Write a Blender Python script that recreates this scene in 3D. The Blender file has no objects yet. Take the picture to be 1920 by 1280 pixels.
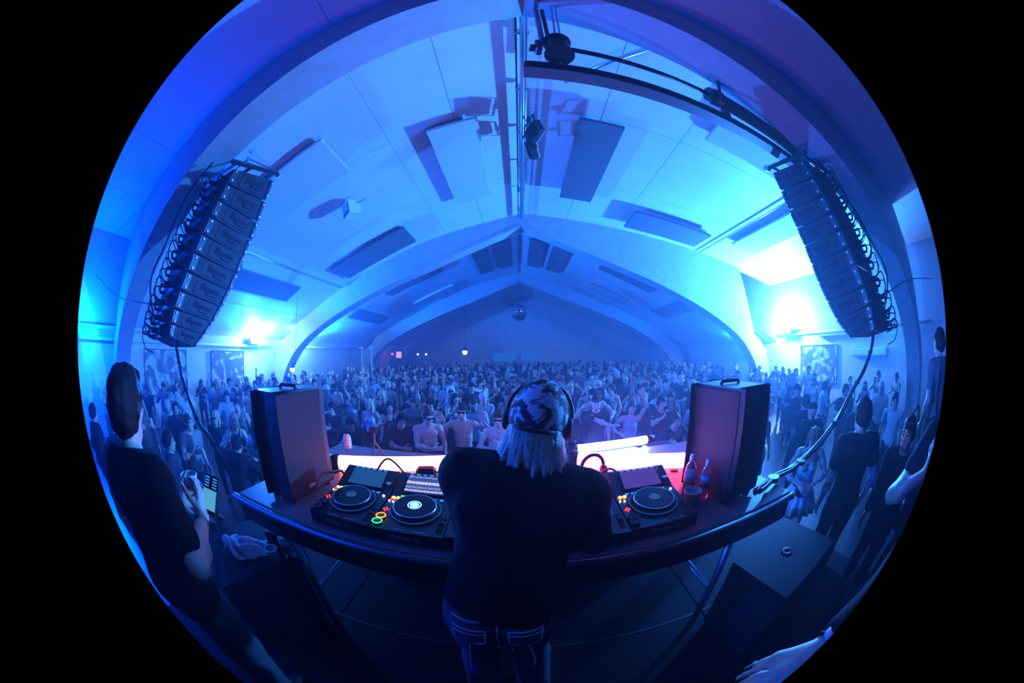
import bpy, math, random
import numpy as np
from mathutils import Vector, Matrix

sc = bpy.context.scene
COL = sc.collection
rng = random.Random(11)

# ---------------------------------------------------------------- camera
# circular fisheye (equisolid, about 10.7 mm on 36x24), on the stage behind the performer
def make_camera():
    cd = bpy.data.cameras.new('camera'); cam = bpy.data.objects.new('camera', cd); COL.objects.link(cam)
    cd.type = 'PANO'; cd.sensor_width = 36.0; cd.sensor_height = 24.0
    cd.panorama_type = 'FISHEYE_EQUISOLID'
    cd.fisheye_lens = 572.0 / 1920 * 36
    cd.fisheye_fov = math.radians(181.5)
    cd.clip_start = 0.02; cd.clip_end = 200
    yaw, pitch, roll = math.radians(1.2018), math.radians(2.0038), math.radians(0.8)
    R = Vector((math.cos(yaw), math.sin(yaw), 0)); H = Vector((-math.sin(yaw), math.cos(yaw), 0)); Z = Vector((0, 0, 1))
    F = H * math.cos(pitch) + Z * math.sin(pitch); U = -H * math.sin(pitch) + Z * math.cos(pitch)
    R, U = R * math.cos(roll) - U * math.sin(roll), U * math.cos(roll) + R * math.sin(roll)
    m = Matrix((R, U, -F)).transposed().to_4x4(); m.translation = (-0.18, 0.0, 2.7)
    cam.matrix_world = m
    sc.camera = cam
make_camera()

# ---------------------------------------------------------------- world (dark, hazy air) and exposure
def make_world():
    w = bpy.data.worlds.new('hall_air'); sc.world = w; w.use_nodes = True
    nt = w.node_tree; nt.nodes.clear()
    out = nt.nodes.new('ShaderNodeOutputWorld')
    bg = nt.nodes.new('ShaderNodeBackground'); bg.inputs['Color'].default_value = (0, 0, 0, 1); bg.inputs['Strength'].default_value = 0
    vs = nt.nodes.new('ShaderNodeVolumeScatter'); vs.inputs['Color'].default_value = (0.5, 0.75, 1, 1)
    vs.inputs['Density'].default_value = 0.013; vs.inputs['Anisotropy'].default_value = 0.5
    nt.links.new(bg.outputs[0], out.inputs['Surface']); nt.links.new(vs.outputs[0], out.inputs['Volume'])
make_world()
sc.view_settings.view_transform = 'Standard'; sc.view_settings.look = 'None'
sc.view_settings.gamma = 1.0; sc.view_settings.exposure = -0.7; sc.view_settings.use_curve_mapping = False
sc.cycles.max_bounces = 4; sc.cycles.diffuse_bounces = 1; sc.cycles.volume_bounces = 0
sc.cycles.transparent_max_bounces = 8; sc.cycles.transmission_bounces = 6
sc.cycles.sample_clamp_indirect = 4.0
sc.cycles.use_denoising = True; sc.cycles.adaptive_threshold = 0.03

KEY = (0.016, 0.20, 1.0)    # blue-white of the brightest wall flood
DEEP = (0.0, 0.055, 1.0)      # saturated blue of the wash lamps
def lamp(name, loc, power, color, parent=None, kind='POINT', radius=0.08, rot=None, size=None, blend=0.6):
    l = bpy.data.lights.new(name, kind); l.energy = power; l.color = color
    if kind in ('POINT', 'SPOT'): l.shadow_soft_size = radius
    if kind == 'SPOT': l.spot_size = size or 1.5; l.spot_blend = blend
    if kind == 'AREA': l.size = size or 0.3
    o = bpy.data.objects.new(name, l); COL.objects.link(o); o.location = loc
    if rot is not None: o.rotation_euler = rot
    if parent is not None:
        o.parent = parent
    return o
def aim(v):  # euler that points a spot's -Z along v
    return Vector(v).to_track_quat('-Z', 'Y').to_euler()

# ---------------------------------------------------------------- materials
MATS = {}
def mat(name, color=(0.5, 0.5, 0.5), rough=0.6, metal=0.0, emit=None, estr=0.0, noise=0.0, nscale=20.0, bump=0.0, bscale=60.0, trans=0.0, ior=1.45, objcol=False, spec=0.5):
    if name in MATS: return MATS[name]
    m = bpy.data.materials.new(name); m.use_nodes = True; nt = m.node_tree
    b = nt.nodes['Principled BSDF']
    b.inputs['Base Color'].default_value = (*color, 1); b.inputs['Roughness'].default_value = rough; b.inputs['Metallic'].default_value = metal
    b.inputs['Specular IOR Level'].default_value = spec; b.inputs['IOR'].default_value = ior
    if trans: b.inputs['Transmission Weight'].default_value = trans
    if emit is not None:
        b.inputs['Emission Color'].default_value = (*emit, 1); b.inputs['Emission Strength'].default_value = estr
    tc = nt.nodes.new('ShaderNodeTexCoord')
    src = None
    if objcol:
        oi = nt.nodes.new('ShaderNodeObjectInfo'); src = oi.outputs['Color']
        nt.links.new(src, b.inputs['Base Color'])
    if noise:
        n = nt.nodes.new('ShaderNodeTexNoise'); n.inputs['Scale'].default_value = nscale; n.inputs['Detail'].default_value = 5
        nt.links.new(tc.outputs['Object'], n.inputs['Vector'])
        mr = nt.nodes.new('ShaderNodeMapRange'); mr.inputs['From Min'].default_value = 0.25; mr.inputs['From Max'].default_value = 0.75
        mr.inputs['To Min'].default_value = 1 - noise; mr.inputs['To Max'].default_value = 1 + noise * 0.6
        nt.links.new(n.outputs['Fac'], mr.inputs['Value'])
        mx = nt.nodes.new('ShaderNodeMix'); mx.data_type = 'RGBA'; mx.blend_type = 'MULTIPLY'; mx.inputs['Factor'].default_value = 1
        if src is not None: nt.links.new(src, mx.inputs['A'])
        else: mx.inputs['A'].default_value = (*color, 1)
        nt.links.new(mr.outputs[0], mx.inputs['B']); nt.links.new(mx.outputs['Result'], b.inputs['Base Color'])
    if bump:
        n2 = nt.nodes.new('ShaderNodeTexNoise'); n2.inputs['Scale'].default_value = bscale; n2.inputs['Detail'].default_value = 4
        nt.links.new(tc.outputs['Object'], n2.inputs['Vector'])
        bp = nt.nodes.new('ShaderNodeBump'); bp.inputs['Strength'].default_value = bump; bp.inputs['Distance'].default_value = 0.01
        nt.links.new(n2.outputs['Fac'], bp.inputs['Height']); nt.links.new(bp.outputs[0], b.inputs['Normal'])
    MATS[name] = m
    return m
def emis(name, color, strength, base=(0.02, 0.02, 0.02), light=False):
    m = mat(name, base, 0.4, emit=color, estr=strength)
    if not light:   # tiny indicator lamps: seen, but too weak to be worth sampling as light sources
        try: m.cycles.emission_sampling = 'NONE'
        except Exception: pass
    return m

# ---------------------------------------------------------------- mesh builder
class MB:
    def __init__(s): s.v = []; s.f = []
    def add(s, v, f):
        o = len(s.v); s.v += [tuple(map(float, p)) for p in v]; s.f += [tuple(i + o for i in q) for q in f]; return s
    def box(s, c, d, rz=0.0, rx=0.0, ry=0.0, bev=0.0):
        hx, hy, hz = d[0] / 2, d[1] / 2, d[2] / 2
        M = Matrix.Rotation(rz, 3, 'Z') @ Matrix.Rotation(ry, 3, 'Y') @ Matrix.Rotation(rx, 3, 'X')
        c = Vector(c)
        if bev <= 0:
            P = [(x * hx, y * hy, z * hz) for z in (-1, 1) for y in (-1, 1) for x in (-1, 1)]
            F = [(0, 2, 3, 1), (4, 5, 7, 6), (0, 1, 5, 4), (2, 6, 7, 3), (0, 4, 6, 2), (1, 3, 7, 5)]
        else:
            b = min(bev, hx * .9, hy * .9, hz * .9); P = []; idx = {}
            for sx in (-1, 1):
                for sy in (-1, 1):
                    for sz in (-1, 1):
                        for a in range(3):
                            q = [sx * hx, sy * hy, sz * hz]
                            for k in range(3):
                                if k != a: q[k] -= (sx, sy, sz)[k] * b
                            idx[(sx, sy, sz, a)] = len(P); P.append(tuple(q))
            F = []
            for a in range(3):
                u, w = (a + 1) % 3, (a + 2) % 3
                for sg in (-1, 1):
                    q = []
                    for su, sw in ((-1, -1), (1, -1), (1, 1), (-1, 1)):
                        k = [0, 0, 0]; k[a] = sg; k[u] = su; k[w] = sw; q.append(idx[(*k, a)])
                    F.append(tuple(q if sg > 0 else q[::-1]))
                for su in (-1, 1):
                    for sw in (-1, 1):
                        k1 = [0, 0, 0]; k2 = [0, 0, 0]; k1[a] = -1; k2[a] = 1
                        for k in (k1, k2): k[u] = su; k[w] = sw
                        q = [idx[(*k1, u)], idx[(*k2, u)], idx[(*k2, w)], idx[(*k1, w)]]
                        F.append(tuple(q if su * sw < 0 else q[::-1]))
            for sx in (-1, 1):
                for sy in (-1, 1):
                    for sz in (-1, 1):
                        q = [idx[(sx, sy, sz, a)] for a in range(3)]
                        F.append(tuple(q if sx * sy * sz > 0 else q[::-1]))
        return s.add([M @ Vector(p) + c for p in P], F)
    def prism(s, poly, z0, z1, axis='Z', taper=1.0):
        n = len(poly); cx = sum(p[0] for p in poly) / n; cy = sum(p[1] for p in poly) / n
        def mk(p, h):
            return {'Z': (p[0], p[1], h), 'Y': (p[0], h, p[1]), 'X': (h, p[0], p[1])}[axis]
        V = [mk(p, z0) for p in poly] + [mk((cx + (p[0] - cx) * taper, cy + (p[1] - cy) * taper), z1) for p in poly]
        F = [tuple(range(n - 1, -1, -1)), tuple(range(n, 2 * n))] + [(i, (i + 1) % n, n + (i + 1) % n, n + i) for i in range(n)]
        return s.add(V, F)
    def tube(s, pts, r, n=8, cap=True, radii=None):
        pts = [Vector(p) for p in pts]; V = []; F = []
        up = None
        for i, p in enumerate(pts):
            t = (pts[min(i + 1, len(pts) - 1)] - pts[max(i - 1, 0)])
            if t.length < 1e-9: t = Vector((0, 0, 1))
            t.normalize()
            if up is None:
                up = Vector((0, 0, 1)) if abs(t.z) < .9 else Vector((1, 0, 0))
            a = (up - t * up.dot(t)); a.normalize(); b = t.cross(a); up = a
            rr = radii[i] if radii else r
            for k in range(n):
                q = 2 * math.pi * k / n; V.append(p + (a * math.cos(q) + b * math.sin(q)) * rr)
        for i in range(len(pts) - 1):
            for k in range(n):
                k2 = (k + 1) % n; F.append((i * n + k, i * n + k2, (i + 1) * n + k2, (i + 1) * n + k))
        if cap:
            F.append(tuple(range(n - 1, -1, -1))); F.append(tuple((len(pts) - 1) * n + k for k in range(n)))
        return s.add(V, F)
    def lathe(s, prof, c=(0, 0, 0), n=20, M=None):
        V = []; F = []; c = Vector(c)
        for (r, z) in prof:
            for k in range(n):
                q = 2 * math.pi * k / n; p = Vector((r * math.cos(q), r * math.sin(q), z)); V.append((M @ p if M is not None else p) + c)
        for i in range(len(prof) - 1):
            for k in range(n):
                k2 = (k + 1) % n; F.append((i * n + k, i * n + k2, (i + 1) * n + k2, (i + 1) * n + k))
        if prof[0][0] > 1e-6: F.append(tuple(range(n - 1, -1, -1)))
        if prof[-1][0] > 1e-6: F.append(tuple((len(prof) - 1) * n + k for k in range(n)))
        return s.add(V, F)
    def torus(s, c, R, r, n=20, m=6, M=None, arc=(0, 2 * math.pi)):
        full = abs(arc[1] - arc[0] - 2 * math.pi) < 1e-6
        N = n if full else n + 1
        pts = []
        for k in range(N):
            q = arc[0] + (arc[1] - arc[0]) * k / n; pts.append(Vector((R * math.cos(q), R * math.sin(q), 0)))
        V = []; F = []; c = Vector(c)
        for k in range(N):
            q = arc[0] + (arc[1] - arc[0]) * k / n; e = Vector((math.cos(q), math.sin(q), 0))
            for j in range(m):
                a = 2 * math.pi * j / m; p = pts[k] + e * (r * math.cos(a)) + Vector((0, 0, r * math.sin(a)))
                V.append((M @ p if M is not None else p) + c)
        for k in range(N if full else N - 1):
            k2 = (k + 1) % N
            for j in range(m):
                j2 = (j + 1) % m; F.append((k * m + j, k2 * m + j, k2 * m + j2, k * m + j2))
        return s.add(V, F)
    def mesh(s, name, smooth=False):
        me = bpy.data.meshes.new(name); me.from_pydata(s.v, [], s.f); me.update()
        if smooth:
            me.shade_smooth()
        return me
    def build(s, name, material, parent=None, smooth=False, loc=None):
        return link(name, s.mesh(name, smooth), material, parent, loc)
def link(name, me, material, parent=None, loc=None):
    o = bpy.data.objects.new(name, me); COL.objects.link(o)
    if material is not None:
        if len(me.materials) == 0: me.materials.append(material)
        elif me.materials[0] is not material:
            o.material_slots[0].link = 'OBJECT'; o.material_slots[0].material = material
    if parent is not None: o.parent = parent
    if loc is not None: o.location = loc
    return o
def smooth_by_angle(me, deg=35):
    me.shade_smooth()
    try: me.set_sharp_from_angle(angle=math.radians(deg))
    except Exception: pass
def tag(o, label=None, cat=None, group=None, kind=None):
    if label: o['label'] = label
    if cat: o['category'] = cat
    if group: o['group'] = group
    if kind: o['kind'] = kind
    return o
def thing(name, label, cat, loc=(0, 0, 0), rz=0.0, group=None):
    o = bpy.data.objects.new(name, None); COL.objects.link(o); o.empty_display_size = 0.1
    o.location = loc; o.rotation_euler = (0, 0, rz)
    return tag(o, label, cat, group)
def copy_tree(o, parent=None):
    c = o.copy(); COL.objects.link(c)
    if parent is not None: c.parent = parent
    for ch in list(o.children): copy_tree(ch, c)
    return c
def crom(pts, n=8):  # catmull-rom through points
    P = [Vector(p) for p in pts]; P = [P[0] * 2 - P[1]] + P + [P[-1] * 2 - P[-2]]; out = []
    for i in range(1, len(P) - 2):
        for k in range(n):
            t = k / n; a, b, c, d = P[i - 1:i + 3]
            out.append(0.5 * ((2 * b) + (c - a) * t + (2 * a - 5 * b + 4 * c - d) * t * t + (3 * b - a - 3 * c + d) * t ** 3))
    out.append(P[-2]); return out

# ================================================================ THE HALL
white = mat('white_painted_board', (0.80, 0.81, 0.82), 0.55, noise=0.06, nscale=1.2, bump=0.05, bscale=30)
plaster = mat('white_painted_wall', (0.74, 0.75, 0.77), 0.7, noise=0.08, nscale=1.5, bump=0.08, bscale=40)
ribmat = mat('painted_timber_arch', (0.50, 0.52, 0.55), 0.6, noise=0.12, nscale=3, bump=0.1, bscale=25)
floor_m = mat('dark_sealed_floor', (0.025, 0.025, 0.028), 0.36, noise=0.3, nscale=2.5, bump=0.05, bscale=15)
black = mat('black_lacquer', (0.008, 0.008, 0.009), 0.42, bump=0.08, bscale=300, spec=0.3)
black_rough = mat('black_textured_paint', (0.010, 0.010, 0.011), 0.6, bump=0.25, bscale=220, spec=0.2)
steel = mat('galvanised_steel', (0.55, 0.56, 0.58), 0.35, metal=0.9, noise=0.1, nscale=12)
dark_steel = mat('dark_steel', (0.06, 0.06, 0.065), 0.45, metal=0.7)
rubber = mat('black_cable_rubber', (0.008, 0.008, 0.009), 0.5, spec=0.25)
foam = mat('grey_acoustic_felt', (0.13, 0.14, 0.16), 0.95, noise=0.1, nscale=40, bump=0.2, bscale=200)
foam_light = mat('pale_acoustic_felt', (0.66, 0.68, 0.71), 0.95, noise=0.06, nscale=40, bump=0.15, bscale=200)

def cr1(xs, zs):
    pts = crom([(x, 0, z) for x, z in zip(xs, zs)], 10)
    X = np.array([p.x for p in pts]); Zv = np.array([p.z for p in pts])
    return lambda x: float(np.interp(abs(x), X, Zv))
roof_low = cr1([0, 1.7, 4.2, 7.3, 10.2, 12.4, 14.2], [8.4, 7.97, 7.28, 5.97, 4.45, 3.45, 2.75])
def roof_high(x): x = abs(x); return 8.4 - .12 * x - .004 * x * x
SOF = [(p.x, p.z) for p in crom([(0, 0, 7.82), (3.2, 0, 6.47), (5.97, 0, 5.43), (8.6, 0, 4.3), (10.5, 0, 3.2), (11.5, 0, 2.2), (12.1, 0, 1.1), (12.3, 0, 0)], 6)]
BAYS = [(-6.0, 1.55, roof_high, roof_high), (2.2, 11.58, roof_low, roof_high), (12.2, 21.5, roof_low, roof_low), (22.1, 31.0, roof_low, roof_low)]
WL, WR, YB, YF = -12.6, 13.9, -6.0, 31.0

def build_shell():
    fl = MB().box(((WL + WR) / 2, (YB + YF) / 2, -0.1), (WR - WL + 1, YF - YB + 1, 0.2)).build('floor', floor_m); tag(fl, kind='structure')
    for nm, x, h in (('wall_left', WL - 0.1, 8.6), ('wall_right', WR + 0.1, 8.0)):
        w = MB().box((x, (YB + YF) / 2, h / 2), (0.2, YF - YB + 0.4, h)).build(nm, plaster); tag(w, kind='structure')
    for nm, y in (('wall_back', YB - 0.1), ('wall_far', YF + 0.1)):
        w = MB().box(((WL + WR) / 2, y, 4.4), (WR - WL + 0.4, 0.2, 8.8)).build(nm, plaster if y > 0 else mat('dark_wall', (0.05, 0.05, 0.06), 0.8)); tag(w, kind='structure')
    # roof deck (one continuous shell above the boards)
    m = MB()
    for (y0, y1, fl_, fr) in BAYS:
        for s, f in ((-1, fl_), (1, fr)):
            xs = np.linspace(0, 14.0, 29); V = []; F = []
            for y in (y0 - 0.4, y1 + 0.4):
                for x in xs: V.append((s * x, y, f(x) + 0.03))
            for y in (y0 - 0.4, y1 + 0.4):
                for x in xs: V.append((s * x, y, f(x) + 0.09))
            n = len(xs)
            for i in range(n - 1):
                a = (i, i + 1, n + i + 1, n + i); F.append(a if s < 0 else a[::-1])
                b = tuple(2 * n + k for k in a); F.append(b[::-1] if s < 0 else b)
            m.add(V, F)
    ce = m.build('ceiling', white); tag(ce, kind='structure')
    # the ceiling boards: every board a piece of its own
    for bi, (y0, y1, fl_, fr) in enumerate(BAYS):
        ny = 3 if bi in (1, 2) else 2
        if bi == 3: ny = 2
        for s, f in ((-1, fl_), (1, fr)):
            xb = [0.10, 1.9, 4.0, 6.1, 8.2, 10.3, 12.3 if s < 0 else 13.8]
            if s < 0: xb = [0.10, 1.55, 3.1, 5.5, 7.9, 10.2, 12.5]
            for i in range(len(xb) - 1):
                for j in range(ny):
                    off = 0.0 if (i % 2 == 0) else (y1 - y0) / ny * 0.0
                    ya = y0 - 0.1 + (y1 - y0 + 0.2) * j / ny + 0.006; yb = y0 - 0.1 + (y1 - y0 + 0.2) * (j + 1) / ny - 0.006
                    xs = np.linspace(xb[i] + 0.006, xb[i + 1] - 0.006, 5); V = []; F = []
                    for dz in (-0.012 - 0.004 * ((i * 7 + j * 3) % 3), 0.028):
                        for y in (ya, yb):
                            for x in xs: V.append((s * x, y, f(x) + dz))
                    n = 5
                    for k in range(n - 1):
                        a = (k, k + 1, n + k + 1, n + k); F.append(a if s < 0 else a[::-1])
                        b = tuple(2 * n + q for q in a); F.append(b[::-1] if s < 0 else b)
                        for (p, q) in ((0, 2 * n), (n, 3 * n)):
                            F.append((p + k, p + k + 1, q + k + 1, q + k))
                    F.append((0, n, 3 * n, 2 * n)); F.append((n - 1, 2 * n - 1, 4 * n - 1, 3 * n - 1))
                    MB().add(V, F).build('ceiling_board', white, ce)
build_shell()

def arch(y0, y1, label, fl_, fr):
    t = thing('arch_rib', label, 'arch', (0, (y0 + y1) / 2, 0), group='timber arches of the hall')
    for s, f in ((-1, fl_), (1, fr)):
        poly = list(SOF) + [(12.95 if s < 0 else 12.95, 0.0)]
        n = len(SOF); V = []; F = []
        for y in (y0 - (y0 + y1) / 2, y1 - (y0 + y1) / 2):
            for (x, z) in SOF: V.append((s * x, y, z))
            for (x, z) in SOF: # outer line: the roof, or a straight post outside the curve
                if x < 11.0: xo, zo = x, max(f(x), z + 0.35) + 0.06
                else: xo, zo = x + 0.85 * min(1, (x - 10.4) / 1.0), max(z, 0.0) if z < 1.0 else z + 0.6
                V.append((s * xo, y, zo))
        N = 2 * n
        for i in range(n - 1):
            F += [(i, i + 1, n + i + 1, n + i), (N + i, N + n + i, N + n + i + 1, N + i + 1), (i, N + i, N + i + 1, i + 1), (n + i, n + i + 1, N + n + i + 1, N + n + i)]
        F += [(0, n, N + n, N), (n - 1, N + n - 1, N + 2 * n - 1, 2 * n - 1)]
        if s > 0: F = [q[::-1] for q in F]
        MB().add(V, F).build('rib_half', ribmat, t)
        # raised soffit board under the curve
        m = MB(); V = []; F = []
        for y in (y0 - (y0 + y1) / 2 - 0.02, y1 - (y0 + y1) / 2 + 0.02):
            for i, (x, z) in enumerate(SOF):
                a = SOF[max(i - 1, 0)]; b = SOF[min(i + 1, n - 1)]; dx, dz = b[0] - a[0], b[1] - a[1]; L = math.hypot(dx, dz)
                V += [(s * (x + dz / L * 0.0), y, z + 0.03), (s * (x + dz / L * 0.05), y, z - abs(dx) / L * 0.05)]
        for i in range(n - 1):
            k = 2 * i; F += [(k, k + 1, k + 3, k + 2), (2 * n + k, 2 * n + k + 2, 2 * n + k + 3, 2 * n + k + 1), (k + 1, 2 * n + k + 1, 2 * n + k + 3, k + 3), (k, k + 2, 2 * n + k + 2, 2 * n + k)]
        m.add(V, F).build('soffit_board', ribmat, t)
    return t
arch(1.55, 2.2, 'nearest timber arch spanning overhead at the top of the picture', roof_high, roof_high)
arch(11.58, 12.2, 'second timber arch, pointed, framing the middle of the hall', roof_low, roof_high)
arch(21.5, 22.1, 'farthest pointed timber arch in front of the dark end bay', roof_low, roof_low)
# ================================================================ THINGS ON THE CEILING AND WALLS
def roof_panel(x0, x1, y0, y1, f, label, material, th=0.09, gap=0.07):
    """felt-wrapped acoustic panel held off the roof on battens"""
    xc, yc = (x0 + x1) / 2, (y0 + y1) / 2; zc = f(xc)
    t = thing('acoustic_panel', label, 'panel', (xc, yc, zc), group='acoustic panels under the roof')
    sg = 1 if xc > 0 else -1
    sl = math.atan2(f(x1) - f(x0), x1 - x0); w = math.hypot(x1 - x0, f(x1) - f(x0)); d = y1 - y0
    chord = (f(x0) + f(x1)) / 2 - zc
    b = MB().box((0, 0, 0), (w, d, th), bev=0.015).build('felt_board', material, t)
    b.rotation_euler = (0, -sl, 0); b.location = (0, 0, chord - gap - th / 2)
    for k in (-1, 1):
        q = MB().box((0, 0, 0), (w * 0.94, 0.06, gap + 0.06)).build('batten', white, t)
        q.rotation_euler = (0, -sl, 0); q.location = (0, k * d * 0.36, chord - gap / 2 + 0.02)
    return t
P = roof_panel
P(-2.15, -1.0, 5.1, 9.0, roof_low, 'pale acoustic panel edge-shadowed, left of the ridge pipe', foam_light, gap=0.2)
P(-7.2, -4.15, 3.9, 5.4, roof_low, 'broad pale acoustic panel above the left line array', foam_light, gap=0.16)
P(-7.2, -4.15, 9.4, 10.9, roof_low, 'dark acoustic panel low on the left roof, before the second arch', foam, gap=0.12)
P(-9.3, -8.45, 5.3, 9.1, roof_low, 'lowest dark acoustic panel behind the left line array', foam, gap=0.12)
P(1.32, 2.4, 5.15, 9.25, roof_high, 'dark acoustic panel right of the ridge pipe', foam, gap=0.25)
P(4.1, 7.45, 9.3, 10.75, roof_high, 'dark acoustic panel lying crosswise low on the right roof', foam, gap=0.2)
P(8.65, 9.95, 5.4, 9.4, roof_high, 'pale blue-lit acoustic panel behind the top of the right line array', foam_light, gap=0.12)
P(4.4, 7.3, 3.2, 4.7, roof_high, 'broad acoustic panel behind the steel beam on the right roof', foam_light, gap=0.12)
P(-7.15, -4.15, 14.3, 15.6, roof_low, 'long dark acoustic panel left, just past the second arch', foam, gap=0.1)
P(4.2, 7.2, 14.3, 15.6, roof_low, 'long dark acoustic panel right, just past the second arch', foam, gap=0.1)
P(-9.5, -8.7, 14.5, 18.8, roof_low, 'small dark acoustic panel low on the left, between far arches', foam, gap=0.1)
P(8.45, 9.35, 14.4, 18.2, roof_low, 'small dark acoustic panel low on the right, between far arches', foam, gap=0.1)
P(-1.25, -0.45, 14.0, 18.6, roof_low, 'far acoustic panel touching the ridge on its left', foam, gap=0.08)
P(-2.5, -1.6, 14.0, 18.6, roof_low, 'far acoustic panel second from the ridge on the left', foam, gap=0.08)
P(0.45, 1.25, 14.0, 18.6, roof_low, 'far acoustic panel touching the ridge on its right', foam, gap=0.08)
P(1.6, 2.5, 14.0, 18.6, roof_low, 'far acoustic panel second from the ridge on the right', foam, gap=0.08)
P(-7.0, -4.3, 18.9, 20.1, roof_low, 'far acoustic panel left, before the third arch', foam_light, gap=0.1)
P(4.3, 7.0, 18.9, 20.1, roof_low, 'far acoustic panel right, before the third arch', foam_light, gap=0.1)

def ridge_pipe():
    t = thing('ridge_conduit', 'bright steel conduit running along the ridge of the roof', 'conduit', (0, 2.3, 8.1))
    MB().tube([(0.02, -0.05, 0.0), (0.02, 9.2, 0.0)], 0.045, 10).build('pipe', steel, t, True)
    MB().tube([(-0.10, -0.05, 0.06), (-0.10, 9.2, 0.06)], 0.018, 8).build('cable', rubber, t, True)
    MB().tube([(0.09, -0.05, 0.04), (0.09, 9.2, 0.04)], 0.022, 8).build('thin_pipe', steel, t, True)
    for k in range(6):
        MB().box((0.0, 0.5 + k * 1.6, 0.1), (0.26, 0.04, 0.22)).build('bracket', steel, t)
ridge_pipe()

def floodlight(loc, rz, tilt, label):
    t = thing('flood_lamp', label, 'floodlight', loc, rz, 'pair of floodlights on the ridge pipe'); t.scale = (1.5, 1.5, 1.5)
    b = MB().box((0, 0, -0.28), (0.34, 0.13, 0.26), bev=0.02).build('housing', dark_steel, t); b.rotation_euler = (tilt, 0, 0)
    MB().box((0, 0.07, -0.28), (0.30, 0.012, 0.22)).build('glass', mat('flood_glass', (0.6, 0.65, 0.7), 0.1, spec=0.8), b)
    for k in range(5): MB().box((-0.12 + 0.06 * k, -0.08, -0.28), (0.012, 0.04, 0.2)).build('cooling_fin', dark_steel, b)
    m = MB().tube([(-0.19, 0, -0.28), (-0.19, 0, -0.06), (0.19, 0, -0.06), (0.19, 0, -0.28)], 0.014, 6)
    m.box((0, 0, -0.03), (0.08, 0.06, 0.08)); m.build('yoke', dark_steel, t)
floodlight((0.16, 5.4, 8.06), math.radians(-70), math.radians(20), 'upper black floodlight clamped to the ridge pipe')
floodlight((0.16, 6.2, 8.06), math.radians(-100), math.radians(15), 'lower floodlight with a pale glass clamped to the ridge pipe')

def roof_speaker():
    t = thing('roof_loudspeaker', 'small white loudspeaker box on a bracket under the left roof', 'speaker', (-4.75, 6.6, 6.9))
    m = MB(); m.prism([(-0.22, -0.2), (0.22, -0.2), (0.17, 0.2), (-0.17, 0.2)], -0.52, -0.08, 'Z')
    b = m.build('cabinet', white, t); b.rotation_euler = (math.radians(14), math.radians(-10), math.radians(-38))
    MB().box((0, -0.205, -0.3), (0.38, 0.02, 0.38), bev=0.008).build('grille', mat('pale_grille', (0.35, 0.36, 0.38), 0.7), b)
    MB().box((0, -0.22, -0.46), (0.30, 0.015, 0.05)).build('badge_strip', dark_steel, b)
    MB().tube([(-0.5, 0.1, 0.14), (-0.28, 0, -0.1), (0.28, 0, -0.1), (0.5, 0.05, 0.02)], 0.02, 6).build('bracket', steel, t)
roof_speaker()

def conduit(pts, r, label, name='roof_conduit', m=steel, group=None):
    o = MB().tube(pts, r, 8).build(name, m, None, True); tag(o, label, 'conduit', group); return o
conduit([(-7.92, 2.3, 5.60), (-7.92, 11.5, 5.60)], 0.03, 'thin steel conduit along the left roof behind the line array')
conduit([(8.2, 2.3, 7.05), (8.2, 11.5, 7.05)], 0.03, 'twin-looking steel conduit along the right roof')
conduit([(2.3, 2.25, 7.55), (0.85, 4.0, 7.95)], 0.05, 'short bright steel strut between the nearest arch and the roof', 'roof_strut')
conduit([(-12.35, -3.0, 3.32), (-12.35, 4.6, 3.36), (-12.35, 5.2, 3.40), (-12.35, 5.2, 3.62), (-12.35, 5.9, 3.62), (-12.35, 11.4, 3.62)], 0.07, 'fat white pipe stepping up along the top of the left wall', 'wall_pipe', white)
conduit([(-12.4, -3.0, 2.98), (-12.4, 11.4, 3.02)], 0.05, 'lower thin pipe along the left wall', 'wall_pipe', white)
conduit([(13.7, 1.0, 3.22), (13.7, 11.4, 3.22)], 0.05, 'thin pipe along the right wall above the white box unit', 'wall_pipe', white)
conduit([(-13.2 + 0.75, 13.0, 3.05), (-12.45, 21.0, 3.05)], 0.06, 'pipe along the left wall past the second arch', 'wall_pipe', white)

def wall_unit(y, z, label, w=2.2, x=WR - 0.14):
    t = thing('wall_unit', label, 'wall unit', (x, y, z), group='long white box units on the right wall')
    MB().box((0, 0, 0), (0.24, w, 0.34), bev=0.03).build('casing', white, t)
    MB().box((-0.11, 0, -0.12), (0.04, w * 0.9, 0.05)).build('louvre', mat('grey_plastic', (0.4, 0.41, 0.43), 0.5), t)
    for k in (-1, 1): MB().box((0.06, k * w * 0.4, 0.18), (0.1, 0.06, 0.06)).build('bracket', steel, t)
wall_unit(4.95, 2.26, 'long white box-shaped unit on the right wall by the cable')
wall_unit(13.6, 2.4, 'long white box-shaped unit on the right wall beyond the second arch', 2.0)
def ledge(x, y, w, z, label):
    t = thing('wall_shelf', label, 'shelf', (x, y, z))
    MB().box((0, 0, 0), (0.34, w, 0.07)).build('board', plaster, t)
    for k in (-1, 1): MB().box((0.08, k * w * 0.35, -0.12), (0.16, 0.05, 0.2)).build('bracket', steel, t)
    return t
ledge(WR - 0.2, 6.9, 3.0, 3.05, 'narrow shelf high on the right wall beside the right line array')

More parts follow.
